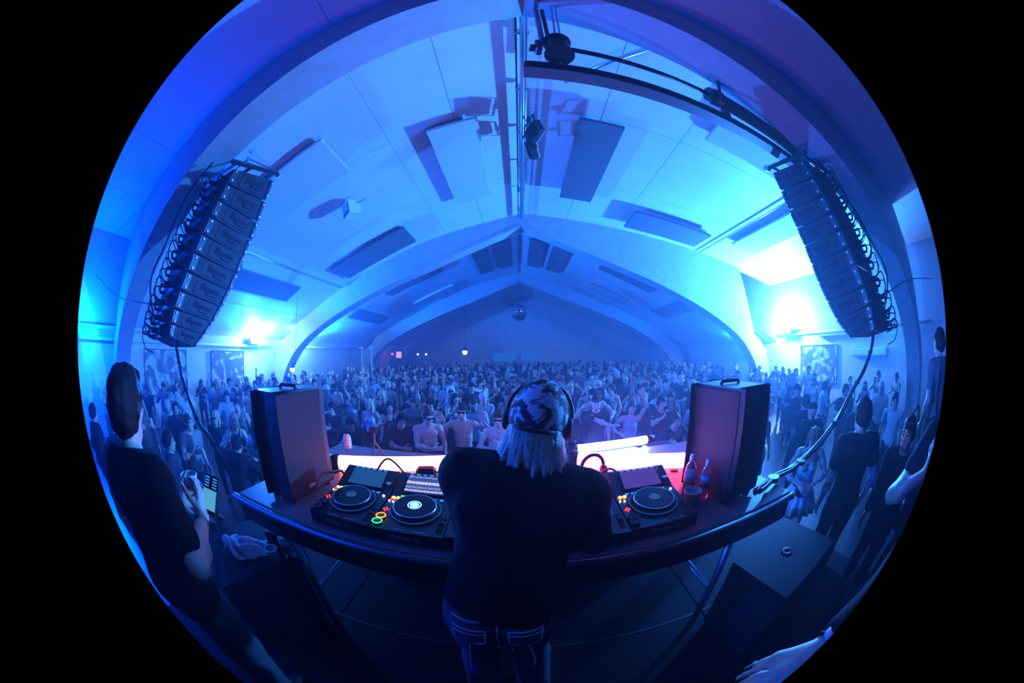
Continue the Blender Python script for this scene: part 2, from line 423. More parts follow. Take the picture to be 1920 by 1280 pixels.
def poster(x, y, z, w, h, label, seed, face=1):
    """framed print with blurred pale shapes on dark ground"""
    nm = 'print_%d' % seed
    m = bpy.data.materials.new('wall_print_ink_%s' % 'abc'[seed]); m.use_nodes = True; nt = m.node_tree; b = nt.nodes['Principled BSDF']
    tc = nt.nodes.new('ShaderNodeTexCoord'); n = nt.nodes.new('ShaderNodeTexNoise'); n.inputs['Scale'].default_value = 1.7; n.inputs['Detail'].default_value = 3; n.inputs['Distortion'].default_value = 1.2
    mp = nt.nodes.new('ShaderNodeMapping'); mp.inputs['Location'].default_value = (seed * 3.1, seed * 1.7, 0)
    r = nt.nodes.new('ShaderNodeValToRGB'); r.color_ramp.elements[0].position = 0.47; r.color_ramp.elements[0].color = (0.10, 0.11, 0.13, 1); r.color_ramp.elements[1].position = 0.58; r.color_ramp.elements[1].color = (0.62, 0.64, 0.66, 1)
    nt.links.new(tc.outputs['Object'], mp.inputs[0]); nt.links.new(mp.outputs[0], n.inputs['Vector']); nt.links.new(n.outputs['Fac'], r.inputs[0]); nt.links.new(r.outputs[0], b.inputs['Base Color'])
    t = thing('wall_print', label, 'poster', (x, y, z), group='big prints on the side walls')
    MB().box((0, 0, 0), (0.04, w, h)).build('sheet', m, t)
    fm = MB()
    for k in (-1, 1): fm.box((0.012 * face, k * w / 2, 0), (0.05, 0.04, h + 0.04)); fm.box((0.012 * face, 0, k * h / 2), (0.05, w + 0.04, 0.04))
    fm.build('frame', dark_steel, t)
poster(WL + 0.04, 4.4, 1.95, 2.3, 1.6, 'large square print on the left wall behind the hanging cable', 0)
poster(WL + 0.04, 8.1, 1.95, 2.1, 1.6, 'dark print with pale shapes on the left wall near the lamp', 1)
poster(WR - 0.04, 8.4, 1.75, 2.6, 1.7, 'dark print on the right wall under the brightest lamp', 2, -1)

# ---------------------------------------------------------------- lamps the hall has
hot = emis('flood_lens_white', (0.62, 0.82, 1.0), 150)
hot2 = emis('small_lamp_white', (0.75, 0.9, 1.0), 14)
def wall_flood(loc, facing, label, power, color=KEY, dirv=(-1, 0, 1), spread=150, spill=0.12, r=0.16, glow=None):
    glow = glow or color
    t = thing('wall_flood', label, 'wall lamp', loc, group='wall floods lighting the roof')
    s = facing
    b = MB().box((0, 0, 0), (0.14, 0.5, 0.34), bev=0.02).build('housing', dark_steel, t); b.rotation_euler = (0, -s * 0.5, 0)
    MB().box((s * 0.078, 0, 0), (0.012, 0.44, 0.28)).build('lens', hot, b)
    MB().tube([(-s * 0.4, -0.28, -0.1), (-s * 0.1, -0.28, 0), (-s * 0.1, 0.28, 0), (-s * 0.4, 0.28, -0.1)], 0.018, 6).build('bracket', dark_steel, t)
    lamp('flood_light', (s * 0.30, 0, 0.16), power, color, t, 'SPOT', r, rot=aim(dirv), size=math.radians(spread), blend=0.55)
    lamp('spill_light', (s * 0.30, 0, 0.10), power * spill, glow, t, 'POINT', r)
    return t
SIDE = (0.0, 0.12, 1.0)
wall_flood((13.3, 10.3, 3.38), -1, 'brightest wall flood, on the right wall before the second arch', 58000, KEY, (-0.8, -0.45, 0.8), 128, 0.05, glow=(0.22, 0.50, 1.0))
wall_flood((-12.2, 9.6, 3.2), 1, 'bright wall flood on the left wall before the second arch', 24000, SIDE, (0.8, -0.4, 0.8), 128, 0.06, glow=(0.16, 0.46, 1.0))
wall_flood((-12.1, 13.1, 3.05), 1, 'wall flood on the left wall just past the second arch', 20000, SIDE, (0.8, 0.35, 0.8), 125, 0.04, glow=(0.15, 0.45, 1.0))
wall_flood((13.2, 14.2, 3.1), -1, 'wall flood on the right wall just past the second arch', 22000, SIDE, (-0.8, 0.35, 0.8), 125, 0.04)
wall_flood((13.45, 4.7, 3.05), -1, 'small bright wall lamp below the right line array', 900, SIDE, (-1, -0.2, 0.4), 130, 0.3, r=0.1)

def led_par(loc, rz, label, power, color=DEEP, spot=None):
    t = thing('led_par', label, 'stage light', loc, rz, 'round LED wash lamps')
    m = MB().lathe([(0.0, -0.2), (0.09, -0.2), (0.12, -0.12), (0.14, 0.06), (0.13, 0.06)], n=20, M=Matrix.Rotation(-math.pi / 2, 3, 'X'))
    m.build('can', black, t, True)
    MB().lathe([(0.0, 0.045), (0.13, 0.045)], n=20, M=Matrix.Rotation(-math.pi / 2, 3, 'X')).build('lens_plate', dark_steel, t)
    em = emis('led_emitter', (0.55, 0.85, 1.0), 18)
    for ring, cnt in ((0.0, 1), (0.055, 6), (0.103, 12)):
        for k in range(cnt):
            a = 2 * math.pi * k / cnt
            MB().lathe([(0.0, 0.06), (0.016, 0.05), (0.016, 0.045)], (ring * math.cos(a), 0, ring * math.sin(a)), 8, Matrix.Rotation(-math.pi / 2, 3, 'X')).build('led', em, t)
    MB().tube([(-0.16, 0, 0), (-0.16, -0.04, 0.18), (0.16, -0.04, 0.18), (0.16, 0, 0)], 0.012, 6).build('yoke', dark_steel, t)
    lamp('wash_spill', (0, 0.2, 0.1), power * 0.9, color, t, 'POINT', 0.1)
    lamp('wash_light', (0, 0.14, 0), power, color, t, 'SPOT' if spot else 'POINT', 0.1, rot=aim((0, 1, -0.02)) if spot else None, size=spot)
    return t
led_par((-11.9, -0.45, 3.1), math.radians(-62), 'round LED wash lamp on the left wall, its ring of dots facing us', 3900, spot=1.9)

def small_lamp(loc, label, color=(0.8, 0.92, 1.0), st=14, r=0.09, power=0, lc=DEEP):
    t = thing('small_lamp', label, 'lamp', loc, group='small lamps far down the hall')
    MB().lathe([(0, -r), (r * .7, -r * .7), (r, 0), (r * .7, r * .7), (0, r)], n=12).build('bulb', emis('bulb_%.2f_%.2f_%d' % (color[0], color[1], st), color, st), t, True)
    MB().lathe([(r * 1.0, r * .5), (r * 1.15, r * 1.2), (r * .3, r * 1.5)], n=12).build('cap', dark_steel, t, True)
    MB().tube([(0, 0, r * 1.4), (0, 0.12, r * 2.2), (0, 0.25, r * 2.2)], r * .2, 6).build('arm', dark_steel, t)
    rz_ = min(roof_low(loc[0]), 8) - loc[2]
    MB().tube([(0, 0.25, r * 2.2), (0, 0.25, rz_)], 0.012, 5).build('hanging_wire', dark_steel, t)
    if power: lamp('glow', (0, -r * 2, 0), power, lc, t, 'POINT', r)
small_lamp((-4.9, 26.5, 2.75), 'white oval lamp glowing left of the far window', st=20, r=0.22, power=120)
small_lamp((-9.3, 26.5, 2.6), 'tiny white lamp far left of two over the back of the crowd', r=0.09)
small_lamp((-8.5, 26.5, 2.6), 'tiny white lamp far left, the right one of two', r=0.09)
small_lamp((-11.9, 26.5, 2.65), 'tiny red lamp at the far left end of the hall', (1, 0.05, 0.15), 8, r=0.12)
small_lamp((-9.2, 9.5, 2.05), 'square-looking white lamp above the left monitor speaker', st=24, r=0.11, power=60)

def far_screen():
    t = thing('far_screen', 'small pinkish screen glowing at the far left of the hall', 'screen', (-11.2, 26.5, 2.55))
    MB().box((0, 0, 0), (0.62, 0.06, 0.66), bev=0.02).build('bezel', black, t)
    MB().box((0, -0.035, 0), (0.55, 0.01, 0.58)).build('display', emis('pink_display', (0.75, 0.45, 0.9), 1.6), t)
    MB().box((0, 0.05, -1.4), (0.12, 0.08, 2.2)).build('stand', dark_steel, t)
    MB().box((0, 0.05, -2.52), (0.6, 0.5, 0.06)).build('base', dark_steel, t)
far_screen()
def far_windows():
    for i, (x, w) in enumerate(((-1.6, 2.3), (0.9, 1.7))):
        t = MB().box((x, YF - 0.02, 2.2), (w, 0.06, 0.85)).build('window_%d' % (i + 1), emis('dusk_window_glass', (0.02, 0.22, 1.0), 0.8)); tag(t, kind='structure')
        fm = MB()
        for k in (-1, 0, 1): fm.box((x + k * w / 2, YF - 0.06, 2.2), (0.05, 0.08, 0.9))
        for k in (-1, 1): fm.box((x, YF - 0.06, 2.2 + k * 0.43), (w, 0.08, 0.05))
        fm.build('window_frame', white, t)
far_windows()

def mirror_ball():
    t = thing('mirror_ball', 'mirror ball hanging in the middle of the hall', 'mirror ball', (-0.12, 16.0, 4.8))
    mm = mat('mirror_tile', (0.75, 0.78, 0.82), 0.08, metal=1.0)
    core = MB().lathe([(0.40 * math.sin(a), -0.46 * math.cos(a)) for a in np.linspace(0, math.pi, 13)], n=20).build('core', dark_steel, t)
    NL = 10
    for i in range(1, NL):
        a = math.pi * i / NL; n = max(6, int(24 * math.sin(a)))
        for k in range(n):
            q = 2 * math.pi * k / n; nr = Vector((math.sin(a) * math.cos(q), math.sin(a) * math.sin(q), math.cos(a)))
            c = Vector((nr.x * 0.41, nr.y * 0.41, nr.z * 0.47)); R = nr.to_track_quat('Z', 'Y').to_matrix()
            s = 0.045
            MB().add([c + R @ Vector((dx * s, dy * s, dz)) for dz in (-0.01, 0.012) for dy in (-1, 1) for dx in (-1, 1)],
                     [(0, 2, 3, 1), (4, 5, 7, 6), (0, 1, 5, 4), (2, 6, 7, 3), (0, 4, 6, 2), (1, 3, 7, 5)]).build('mirror_tile', mm, t)
    MB().tube([(0, 0, 0.46), (0, 0, 3.5)], 0.008, 6).build('hanging_wire', dark_steel, t)
    MB().lathe([(0.05, 0.45), (0.05, 0.52), (0.02, 0.56)], n=12).build('motor_cap', dark_steel, t, True)
mirror_ball()
def far_posts():
    for k, (x, y) in enumerate(((-11.0, 19.0), (-10.2, 19.0))):
        t = thing('thin_post', ['left thin pale post standing beyond the left monitor speaker', 'right thin pale post standing beyond the left monitor speaker'][k], 'post', (x, y, 0), group='pair of thin posts on the left')
        MB().tube([(0, 0, 0.02), (0, 0, 3.05)], 0.07, 10).build('shaft', plaster, t, True)
        MB().box((0, 0, 3.08), (0.4, 0.25, 0.08)).build('head_plate', plaster, t)
        MB().box((0, 0, 0.02), (0.3, 0.3, 0.04)).build('foot_plate', plaster, t)
far_posts()
# ================================================================ LINE ARRAYS AND RIGGING
array_paint = mat('dark_blue_grey_cabinet_paint', (0.026, 0.027, 0.031), 0.5, bump=0.2, bscale=260, spec=0.25)
array_dark = mat('recess_shade_black', (0.006, 0.006, 0.007), 0.8)  # near-black colour standing in for the shade inside slots
def line_array(side, x_in, front, rear, n, label_pos):
    fr = crom([(0, a, b) for a, b in front], 12); rr = crom([(0, a, b) for a, b in rear], 12)
    def samp(c, t):
        k = t * (len(c) - 1); i = min(int(k), len(c) - 2); return c[i].lerp(c[i + 1], k - i)
    W = 1.05; s = side
    xi, xo = s * x_in, s * (x_in + W)
    words = ['topmost', 'second', 'third', 'fourth', 'fifth', 'sixth', 'seventh', 'eighth', 'ninth', 'lowest']
    for i in range(n):
        a, b = samp(fr, i / n), samp(fr, (i + 1) / n); d, c_ = samp(rr, i / n), samp(rr, (i + 1) / n)
        g = 0.012
        poly = [a.lerp(b, g * 2), a.lerp(b, 1 - g * 2), c_.lerp(d, g * 2 + .03), c_.lerp(d, 1 - g * 2 - .03)]
        cen = sum(poly, Vector()) / 4
        t = thing('line_array_cabinet', '%s cabinet of the line array hanging on the %s' % (words[i] if i < n - 1 else 'lowest', label_pos), 'speaker', (xi + s * W / 2, cen.y, cen.z), group='line array cabinets on the ' + label_pos)
        loc = Vector((xi + s * W / 2, cen.y, cen.z))
        def q(u, w):  # u: 0 front..1 rear, w: 0 top..1 bottom -> (y,z) relative
            top = poly[0].lerp(poly[3], u); bot = poly[1].lerp(poly[2], u); p = top.lerp(bot, w); return (p.y - loc.y, p.z - loc.z)
        def slab(name, pts, x0, x1, m, parent):
            return MB().prism([q(*p) for p in pts], x0, x1, 'X').build(name, m, parent)
        # body tapers towards the back
        xa = -s * W / 2; xb = s * W / 2
        V = []
        for (u, w) in ((0, 0), (0, 1), (1, 1), (1, 0)):
            y, z = q(u, w); k = 0.0 if u == 0 else 0.13
            V += [(xa + s * k * 0, y, z), (xb - s * k, y, z)]
        F = [(0, 2, 4, 6), (1, 7, 5, 3), (0, 1, 3, 2), (2, 3, 5, 4), (4, 5, 7, 6), (6, 7, 1, 0)]
        if s < 0: F = [f[::-1] for f in F]
        MB().add(V, F).build('cabinet', array_paint, t)
        px = xa - s * 0.012
        panel = slab('side_panel', [(0.08, 0.1), (0.08, 0.9), (0.72, 0.9), (0.72, 0.1)], xa, px, array_paint, t)
        slab('hand_slot_shade', [(0.20, 0.34), (0.20, 0.60), (0.52, 0.60), (0.52, 0.34)], px + s * 0.004, px - s * 0.004, array_dark, panel)  # raised black slab painted in place of the shade inside the slot
        slab('hand_slot_shade', [(0.52, 0.20), (0.52, 0.60), (0.62, 0.60), (0.62, 0.20)], px + s * 0.004, px - s * 0.004, array_dark, panel)
        slab('handle_bar', [(0.25, 0.62), (0.25, 0.74), (0.45, 0.74), (0.45, 0.62)], px, px - s * 0.03, array_paint, panel)
        # rigging strips front and rear
        slab('rigging_strip', [(-0.005, 0.06), (-0.005, 0.94), (0.05, 0.94), (0.05, 0.06)], xa, xa - s * 0.03, dark_steel, t)
        slab('rigging_strip', [(0.86, 0.06), (0.86, 0.94), (0.98, 0.94), (0.98, 0.06)], xa, xa - s * 0.03, dark_steel, t)
        for (u, w) in ((0.02, 0.2), (0.02, 0.8), (0.92, 0.2), (0.92, 0.8)):
            y, z = q(u, w); MB().lathe([(0.018, 0), (0.018, 0.02), (0.0, 0.024)], (xa - s * 0.03, y, z), 8, Matrix.Rotation(-s * math.pi / 2, 3, 'Y')).build('bolt', steel, t)
        # front grille and back plate with its plug and handles
        slab('grille', [(-0.03, 0.06), (-0.03, 0.94), (0.0, 0.94), (0.0, 0.06)], xa + s * 0.04, xb - s * 0.04, mat('array_grille', (0.03, 0.03, 0.035), 0.7, bump=0.5, bscale=400), t)
        y, z = q(1.0, 0.5)
        MB().box((0.0, y - 0.012, z), (0.42, 0.04, 0.16), rx=0.1, bev=0.01).build('rear_plate', dark_steel, t)
        for k in (-1, 1):
            MB().tube([(k * 0.32, y + 0.02, z + 0.05), (k * 0.32, y - 0.09, z + 0.05), (k * 0.32, y - 0.11, z), (k * 0.32, y - 0.09, z - 0.05), (k * 0.32, y + 0.02, z - 0.05)], 0.024, 6).build('rear_handle', black_rough, t)
        MB().lathe([(0.045, 0), (0.045, 0.05), (0.032, 0.12), (0.03, 0.15)], (-s * 0.1, y - 0.02, z), 10, Matrix.Rotation(math.pi / 2, 3, 'X')).build('plug', rubber, t, True)
        # jumper cable looping to the next box
        y2, z2 = (samp(rr, min(1, (i + 1.5) / n)).y - loc.y, samp(rr, min(1, (i + 1.5) / n)).z - loc.z)
        pts = crom([(-s * 0.1, y - 0.12, z), (-s * 0.13, y - 0.30, z + 0.06), (-s * 0.2, y - 0.36, (z + z2) / 2), (-s * 0.12, y2 - 0.2, z2 + 0.02), (-s * 0.1, y2 - 0.08, z2 + 0.02)], 6)
        MB().tube(pts, 0.012, 6).build('jumper_cable', rubber, t, True)
        pts = crom([(s * 0.15, y - 0.05, z), (s * 0.2, y - 0.26, z - 0.02), (s * 0.12, y - 0.22, z - 0.2), (s * 0.14, y - 0.06, z - 0.26)], 6)
        MB().tube(pts, 0.009, 6).build('jumper_cable', rubber, t, True)
    return loc
FL = [(2.87, 5.42), (2.79, 4.62), (2.66, 4.05), (2.47, 3.52), (2.2, 3.08), (1.87, 2.75)]
RL = [(1.93, 5.20), (1.84, 4.66), (1.72, 4.14), (1.60, 3.64), (1.46, 3.18), (1.40, 2.86)]
FR = [(2.86, 5.58), (2.79, 4.82), (2.65, 4.17), (2.49, 3.57), (2.2, 3.02), (1.93, 2.75)]
RR = [(2.02, 5.45), (1.90, 4.76), (1.77, 4.2), (1.63, 3.66), (1.47, 3.14), (1.42, 2.82)]
line_array(-1, 4.0, FL, RL, 10, 'left')
line_array(1, 4.2, FR, RR, 10, 'right')

def array_frame(side, x, y0, y1, z0, z1, label, soff):
    """flying frame above the top cabinet, chained to the arch"""
    t = thing('flying_frame', label, 'rigging', (x, (y0 + y1) / 2, z0), group='flying frames of the line arrays')
    cy = (y0 + y1) / 2
    for k in (-0.48, 0.48):
        MB().tube([(k, y0 - cy - 0.1, 0), (k, y1 - cy + 0.12, z1 - z0)], 0.045, 4).build('side_rail', dark_steel, t)
    for f in (0.0, 0.4, 1.0):
        MB().tube([(-0.48, y0 - cy + (y1 - y0) * f, (z1 - z0) * f), (0.48, y0 - cy + (y1 - y0) * f, (z1 - z0) * f)], 0.04, 4).build('cross_rail', dark_steel, t)
    for k in (-0.48, 0.48):
        MB().tube([(k, y0 - cy + 0.3, 0.1), (0, 0.0, soff - z0 - 0.1)], 0.016, 6).build('wire_leg', steel, t)
        MB().tube([(k, y1 - cy - 0.1, z1 - z0), (0, 0.0, soff - z0 - 0.1)], 0.016, 6).build('wire_leg', steel, t)
    for j in range(5):
        MB().torus((0, 0, soff - z0 - 0.12 + j * 0.06), 0.035, 0.010, 10, 5, Matrix.Rotation(math.pi / 2, 3, 'X') @ Matrix.Rotation(j % 2 * math.pi / 2, 3, 'Y')).build('chain_link', steel, t)
    for k in (-0.48, 0.48):
        MB().lathe([(0.06, -0.05), (0.06, 0.05)], (k, y1 - cy + 0.1, z1 - z0), 8, Matrix.Rotation(math.pi / 2, 3, 'Y')).build('shackle', steel, t)
array_frame(-1, -4.52, 1.95, 2.9, 5.30, 5.62, 'steel flying frame with chains above the left line array', 5.95)
array_frame(1, 4.72, 2.02, 2.9, 5.55, 5.75, 'steel flying frame under the beam above the right line array', 5.95)

def hanging_cable(pts, label, r=0.022, strands=3):
    t = thing('hanging_cable', label, 'cable', pts[0])
    p0 = Vector(pts[0]); c = [p - p0 for p in crom(pts, 8)]
    for k in range(strands):
        a = 2 * math.pi * k / strands
        MB().tube([p + Vector((math.cos(a + i * 0.25) * r * .9, math.sin(a + i * 0.25) * r * .9, 0)) for i, p in enumerate(c)], r * .75, 6).build('strand', rubber, t, True)
    for i in range(4, len(c) - 1, 9):
        MB().lathe([(r * 2.1, -0.015), (r * 2.1, 0.015)], c[i], 8).build('tape_band', black, t)
hanging_cable([(4.3, 1.5, 2.9), (4.18, 1.46, 2.76), (3.76, 1.44, 2.45), (3.2, 1.43, 2.22), (2.43, 1.31, 2.0), (1.73, 1.21, 1.90), (1.32, 1.13, 1.93), (1.05, 1.05, 1.94)], 'thick cable bundle sagging from the right line array to the table', 0.02)
hanging_cable([(-4.2, 1.6, 2.95), (-4.17, 1.61, 2.78), (-3.95, 1.6, 2.45), (-3.71, 1.58, 2.23), (-3.36, 1.53, 2.0), (-3.08, 1.55, 1.83), (-2.75, 1.55, 1.45), (-2.64, 1.5, 0.95)], 'thick cable sagging from the left line array down to the stage', 0.017)
hanging_cable([(-5.0, 1.5, 3.0), (-5.05, 1.3, 3.6), (-5.0, 1.45, 4.2), (-4.9, 1.55, 4.9), (-4.8, 1.8, 5.6)], 'loose cable bundle behind the left line array', 0.012)
hanging_cable([(5.0, 1.5, 3.0), (5.1, 1.3, 3.6), (5.05, 1.5, 4.2), (4.95, 1.7, 4.9), (4.8, 2.0, 5.7)], 'loose cable bundle behind the right line array', 0.012)
def slack_wire(pts, label):
    o = MB().tube(crom(pts, 6), 0.012, 6).build('slack_wire', rubber, None, True); tag(o, label, 'cable')
slack_wire([(-4.9, 1.5, 3.3), (-8, 1.0, 3.75), (-12.5, 0.2, 4.9)], 'thin wire running from the left line array to the left wall')
slack_wire([(5.0, 1.5, 3.3), (8, 1.2, 3.9), (13.8, 0.6, 4.6)], 'thin wire running from the right line array to the right wall')

def steel_beam():
    A, B = Vector((-0.05, 2.18, 5.82)), Vector((5.6, 2.62, 5.82)); d = (B - A); L = d.length; rz = math.atan2(d.y, d.x)
    t = thing('steel_beam', 'long steel beam hung under the nearest arch on the right', 'beam', A, rz)
    m = MB().box((L / 2, 0, -0.07), (L, 0.18, 0.02)).box((L / 2, 0, 0.07), (L, 0.18, 0.02)).box((L / 2, 0, 0), (L, 0.016, 0.14))
    m.build('profile', mat('dark_painted_beam', (0.10, 0.10, 0.12), 0.45, metal=0.3), t)
    for x in (0.05, L - 0.05): MB().box((x, 0, 0), (0.02, 0.16, 0.14)).build('end_plate', dark_steel, t)
    for x in (0.35, 2.9, 5.0):
        MB().box((x, 0, 0.14), (0.14, 0.22, 0.10), bev=0.015).build('clamp', dark_steel, t)
        MB().tube([(x, 0, 0.18), (x - (0.06 if x < 1 else 0), -0.28, 1.6 if x < 1 else (0.75 if x < 4 else 0.25))], 0.03, 8).build('hanger_rod', dark_steel, t)
    q = thing('rolled_screen', 'black rolled-up screen tube lying along the steel beam', 'screen roll', A + Vector((0, -0.22, 0.26)), rz)
    MB().tube([(0.5, -.02, 0), (2.6, 0.02, 0)], 0.035, 10).build('roller_shaft', black, q, True)
    MB().tube([(2.6, 0.02, 0), (5.2, 0.05, -0.1)], 0.12, 14).build('roll', black_rough, q, True)
    for k in range(5): MB().torus((2.63 + k * 0.03, 0.02, 0), 0.13, 0.012, 14, 5, Matrix.Rotation(math.pi / 2, 3, 'Y')).build('strap', dark_steel, q)
    MB().lathe([(0.05, -0.03), (0.12, -0.03), (0.12, 0.03), (0.05, 0.03)], (2.55, 0.02, 0), 12, Matrix.Rotation(math.pi / 2, 3, 'Y')).build('end_cap', dark_steel, q)
    r = thing('chain_hoist', 'black drum-shaped chain hoist on the end of the steel beam', 'hoist', A + Vector((0.42, -0.1, 0.42)), rz)
    MB().lathe([(0.16, -0.19), (0.17, -0.17), (0.15, -0.14), (0.15, 0.14), (0.17, 0.17), (0.16, 0.19)], (0, 0, 0), 20).build('drum', black, r, True)
    for z in (-0.18, 0.18): MB().lathe([(0.18, z - .015), (0.18, z + .015)], n=20).build('flange', black_rough, r)
    MB().box((-0.24, 0, -0.02), (0.08, 0.16, 0.24), bev=0.02).build('gear_box', dark_steel, r)
    for k in range(3): MB().lathe([(0.03, 0), (0.03, 0.06)], (-0.28, -0.06 + k * 0.06, -0.1 + k * 0.05), 8, Matrix.Rotation(-math.pi / 2, 3, 'Y')).build('plug', rubber, r)
    MB().tube([(-0.18, 0, 0.1), (-0.2, -0.12, 1.2), (-0.18, -0.3, 1.5)], 0.04, 8).build('hanger_post', mat('purple_lit_paint', (0.3, 0.28, 0.32), 0.4, metal=0.4), r)
    MB().tube([(0.0, 0, 0.18), (0.02, -0.2, 1.35)], 0.014, 6).build('lifting_wire', steel, r)
    MB().tube([(0.06, 0, 0.18), (0.08, -0.2, 1.35)], 0.014, 6).build('lifting_wire', steel, r)
steel_beam()

# ================================================================ THE STAGE
STZ = 0.9
deck_m = mat('stage_deck_plywood', (0.005, 0.005, 0.008), 0.55, spec=0.06, noise=0.2, nscale=6, bump=0.1, bscale=120)  # slight navy tint in the base colour imitates the blue light on the deck
def stage():
    t = MB().box((-0.15, -0.075, STZ / 2 - 0.03), (4.85, 4.80, STZ - 0.08)).build('stage_platform', black_rough); tag(t, 'black stage platform under the table and the performers', 'stage')
    ys = [-2.5, -1.3, -0.1, 1.12, 2.35]; xs = [-2.6, -1.39, -0.17, 1.05, 2.3]
    for i in range(4):
        for j in range(4):
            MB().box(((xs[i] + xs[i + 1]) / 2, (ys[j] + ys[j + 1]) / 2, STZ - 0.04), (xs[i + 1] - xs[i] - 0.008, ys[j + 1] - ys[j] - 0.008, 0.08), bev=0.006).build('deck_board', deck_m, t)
    for y in (-0.1, 1.12):
        MB().box((-0.15, y, STZ + 0.001), (4.85, 0.012, 0.004)).build('joint_strip', dark_steel, t)
stage()

TZ = 1.90
table_m = mat('grey_table_laminate', (0.20, 0.20, 0.21), 0.42, spec=0.3, noise=0.08, nscale=9)
def dj_table():
    t = thing('dj_table', 'long grey-topped table carrying the decks and speakers', 'table', (-0.23, 1.6, STZ))
    z = TZ - STZ
    MB().box((0, 0, z - 0.03), (3.08, 1.30, 0.06), bev=0.012).build('tabletop', table_m, t)
    MB().tube([(-1.57, -0.665, z - 0.025), (1.54, -0.665, z - 0.025)], 0.022, 10).build('edge_rail', dark_steel, t, True)
    MB().box((0, -0.63, z - 0.12), (3.1, 0.03, 0.12)).build('front_apron', black, t)
    MB().box((0, 0.62, z / 2 - 0.03), (3.1, 0.03, z - 0.08)).build('crowd_side_panel', black, t)
    for sx in (-1.18, 1.18):
        for sy in (-0.55, 0.5):
            MB().tube([(sx, sy, z - 0.06), (sx, sy, 0.0)], 0.025, 8).build('leg', steel, t, True)
        MB().tube([(sx, -0.55, 0.35), (sx, 0.5, 0.35)], 0.018, 8).build('brace', steel, t, True)
dj_table()

# ---------------------------------------------------------------- decks
deck_body = mat('deck_black_plastic', (0.018, 0.018, 0.021), 0.33, bump=0.04, bscale=200)
chrome = mat('bright_ring_metal', (0.8, 0.82, 0.85), 0.18, metal=1.0)
def wave_screen(name, base, bright, c1, c2):
    m = bpy.data.materials.new(name); m.use_nodes = True; nt = m.node_tree; b = nt.nodes['Principled BSDF']
    b.inputs['Base Color'].default_value = (0.02, 0.02, 0.03, 1); b.inputs['Roughness'].default_value = 0.15
    tc = nt.nodes.new('ShaderNodeTexCoord'); sp = nt.nodes.new('ShaderNodeSeparateXYZ'); nt.links.new(tc.outputs['Generated'], sp.inputs[0])
    def M(op, a, bb=None, cc=None):
        n = nt.nodes.new('ShaderNodeMath'); n.operation = op
        for k, x in enumerate((a, bb, cc)):
            if x is None: continue
            if isinstance(x, (int, float)): n.inputs[k].default_value = x
            else: nt.links.new(x, n.inputs[k])
        return n.outputs[0]
    X, Y = sp.outputs['X'], sp.outputs['Y']
    n1 = nt.nodes.new('ShaderNodeTexNoise'); n1.noise_dimensions = '1D'; n1.inputs['Scale'].default_value = 26; n1.inputs['Detail'].default_value = 3; nt.links.new(X, n1.inputs['W'])
    amp = M('MULTIPLY', n1.outputs['Fac'], 0.16)
    wav = M('LESS_THAN', M('ABSOLUTE', M('SUBTRACT', Y, 0.56)), amp)
    w2 = M('LESS_THAN', M('ABSOLUTE', M('SUBTRACT', Y, 0.10)), M('MULTIPLY', n1.outputs['Fac'], 0.09))
    vt = nt.nodes.new('ShaderNodeTexNoise'); vt.inputs['Scale'].default_value = 34; nt.links.new(tc.outputs['Generated'], vt.inputs['Vector'])
    rows = M('MULTIPLY', M('GREATER_THAN', vt.outputs['Fac'], 0.53), M('MAXIMUM', M('LESS_THAN', M('ABSOLUTE', M('SUBTRACT', Y, 0.90)), 0.045), M('LESS_THAN', M('ABSOLUTE', M('SUBTRACT', Y, 0.29)), 0.06)))
    on = M('MINIMUM', M('ADD', M('ADD', wav, w2), rows), 1.0)
    mx = nt.nodes.new('ShaderNodeMix'); mx.data_type = 'RGBA'; nt.links.new(on, mx.inputs['Factor']); mx.inputs['A'].default_value = (*c1, 1); mx.inputs['B'].default_value = (*c2, 1)
    nt.links.new(mx.outputs['Result'], b.inputs['Emission Color']); b.inputs['Emission Strength'].default_value = bright
    return m
scr_on = wave_screen('deck_screen_waveform', 0, 1.3, (0.03, 0.10, 0.32), (0.80, 0.62, 0.95))
scr_dim = emis('deck_screen_idle_blue', (0.02, 0.13, 0.42), 0.9)
scr_vio = emis('deck_screen_idle_violet', (0.12, 0.06, 0.45), 0.9)
led = {'o': emis('led_orange', (1.0, 0.42, 0.08), 5), 'r': emis('led_red', (1.0, 0.05, 0.05), 3), 'w': emis('led_white', (0.8, 0.9, 1.0), 5), 'g': emis('led_green', (0.05, 1.0, 0.25), 3), 'b': emis('led_blue', (0.05, 0.3, 1.0), 1.6),
       'ob': emis('cue_ring_amber', (1.0, 0.45, 0.06), 2.2), 'gb': emis('play_ring_green', (0.05, 0.9, 0.35), 2.2), 'rim': emis('jog_rim_blue', (0.02, 0.12, 0.6), 0.5)}
def text_mesh(body, size, depth=0.001):
    cu = bpy.data.curves.new('lettering', 'FONT'); cu.body = body; cu.size = size; cu.extrude = depth; cu.align_x = 'CENTER'; cu.align_y = 'CENTER'; cu.resolution_u = 2
    o = bpy.data.objects.new('lettering', cu); COL.objects.link(o)
    dg = bpy.context.evaluated_depsgraph_get(); me = bpy.data.meshes.new_from_object(o.evaluated_get(dg)); bpy.data.objects.remove(o); bpy.data.curves.remove(cu)
    return me
LOGO = text_mesh('Pioneer DJ', 0.03)
logo_m = mat('pale_print', (0.35, 0.36, 0.4), 0.4)
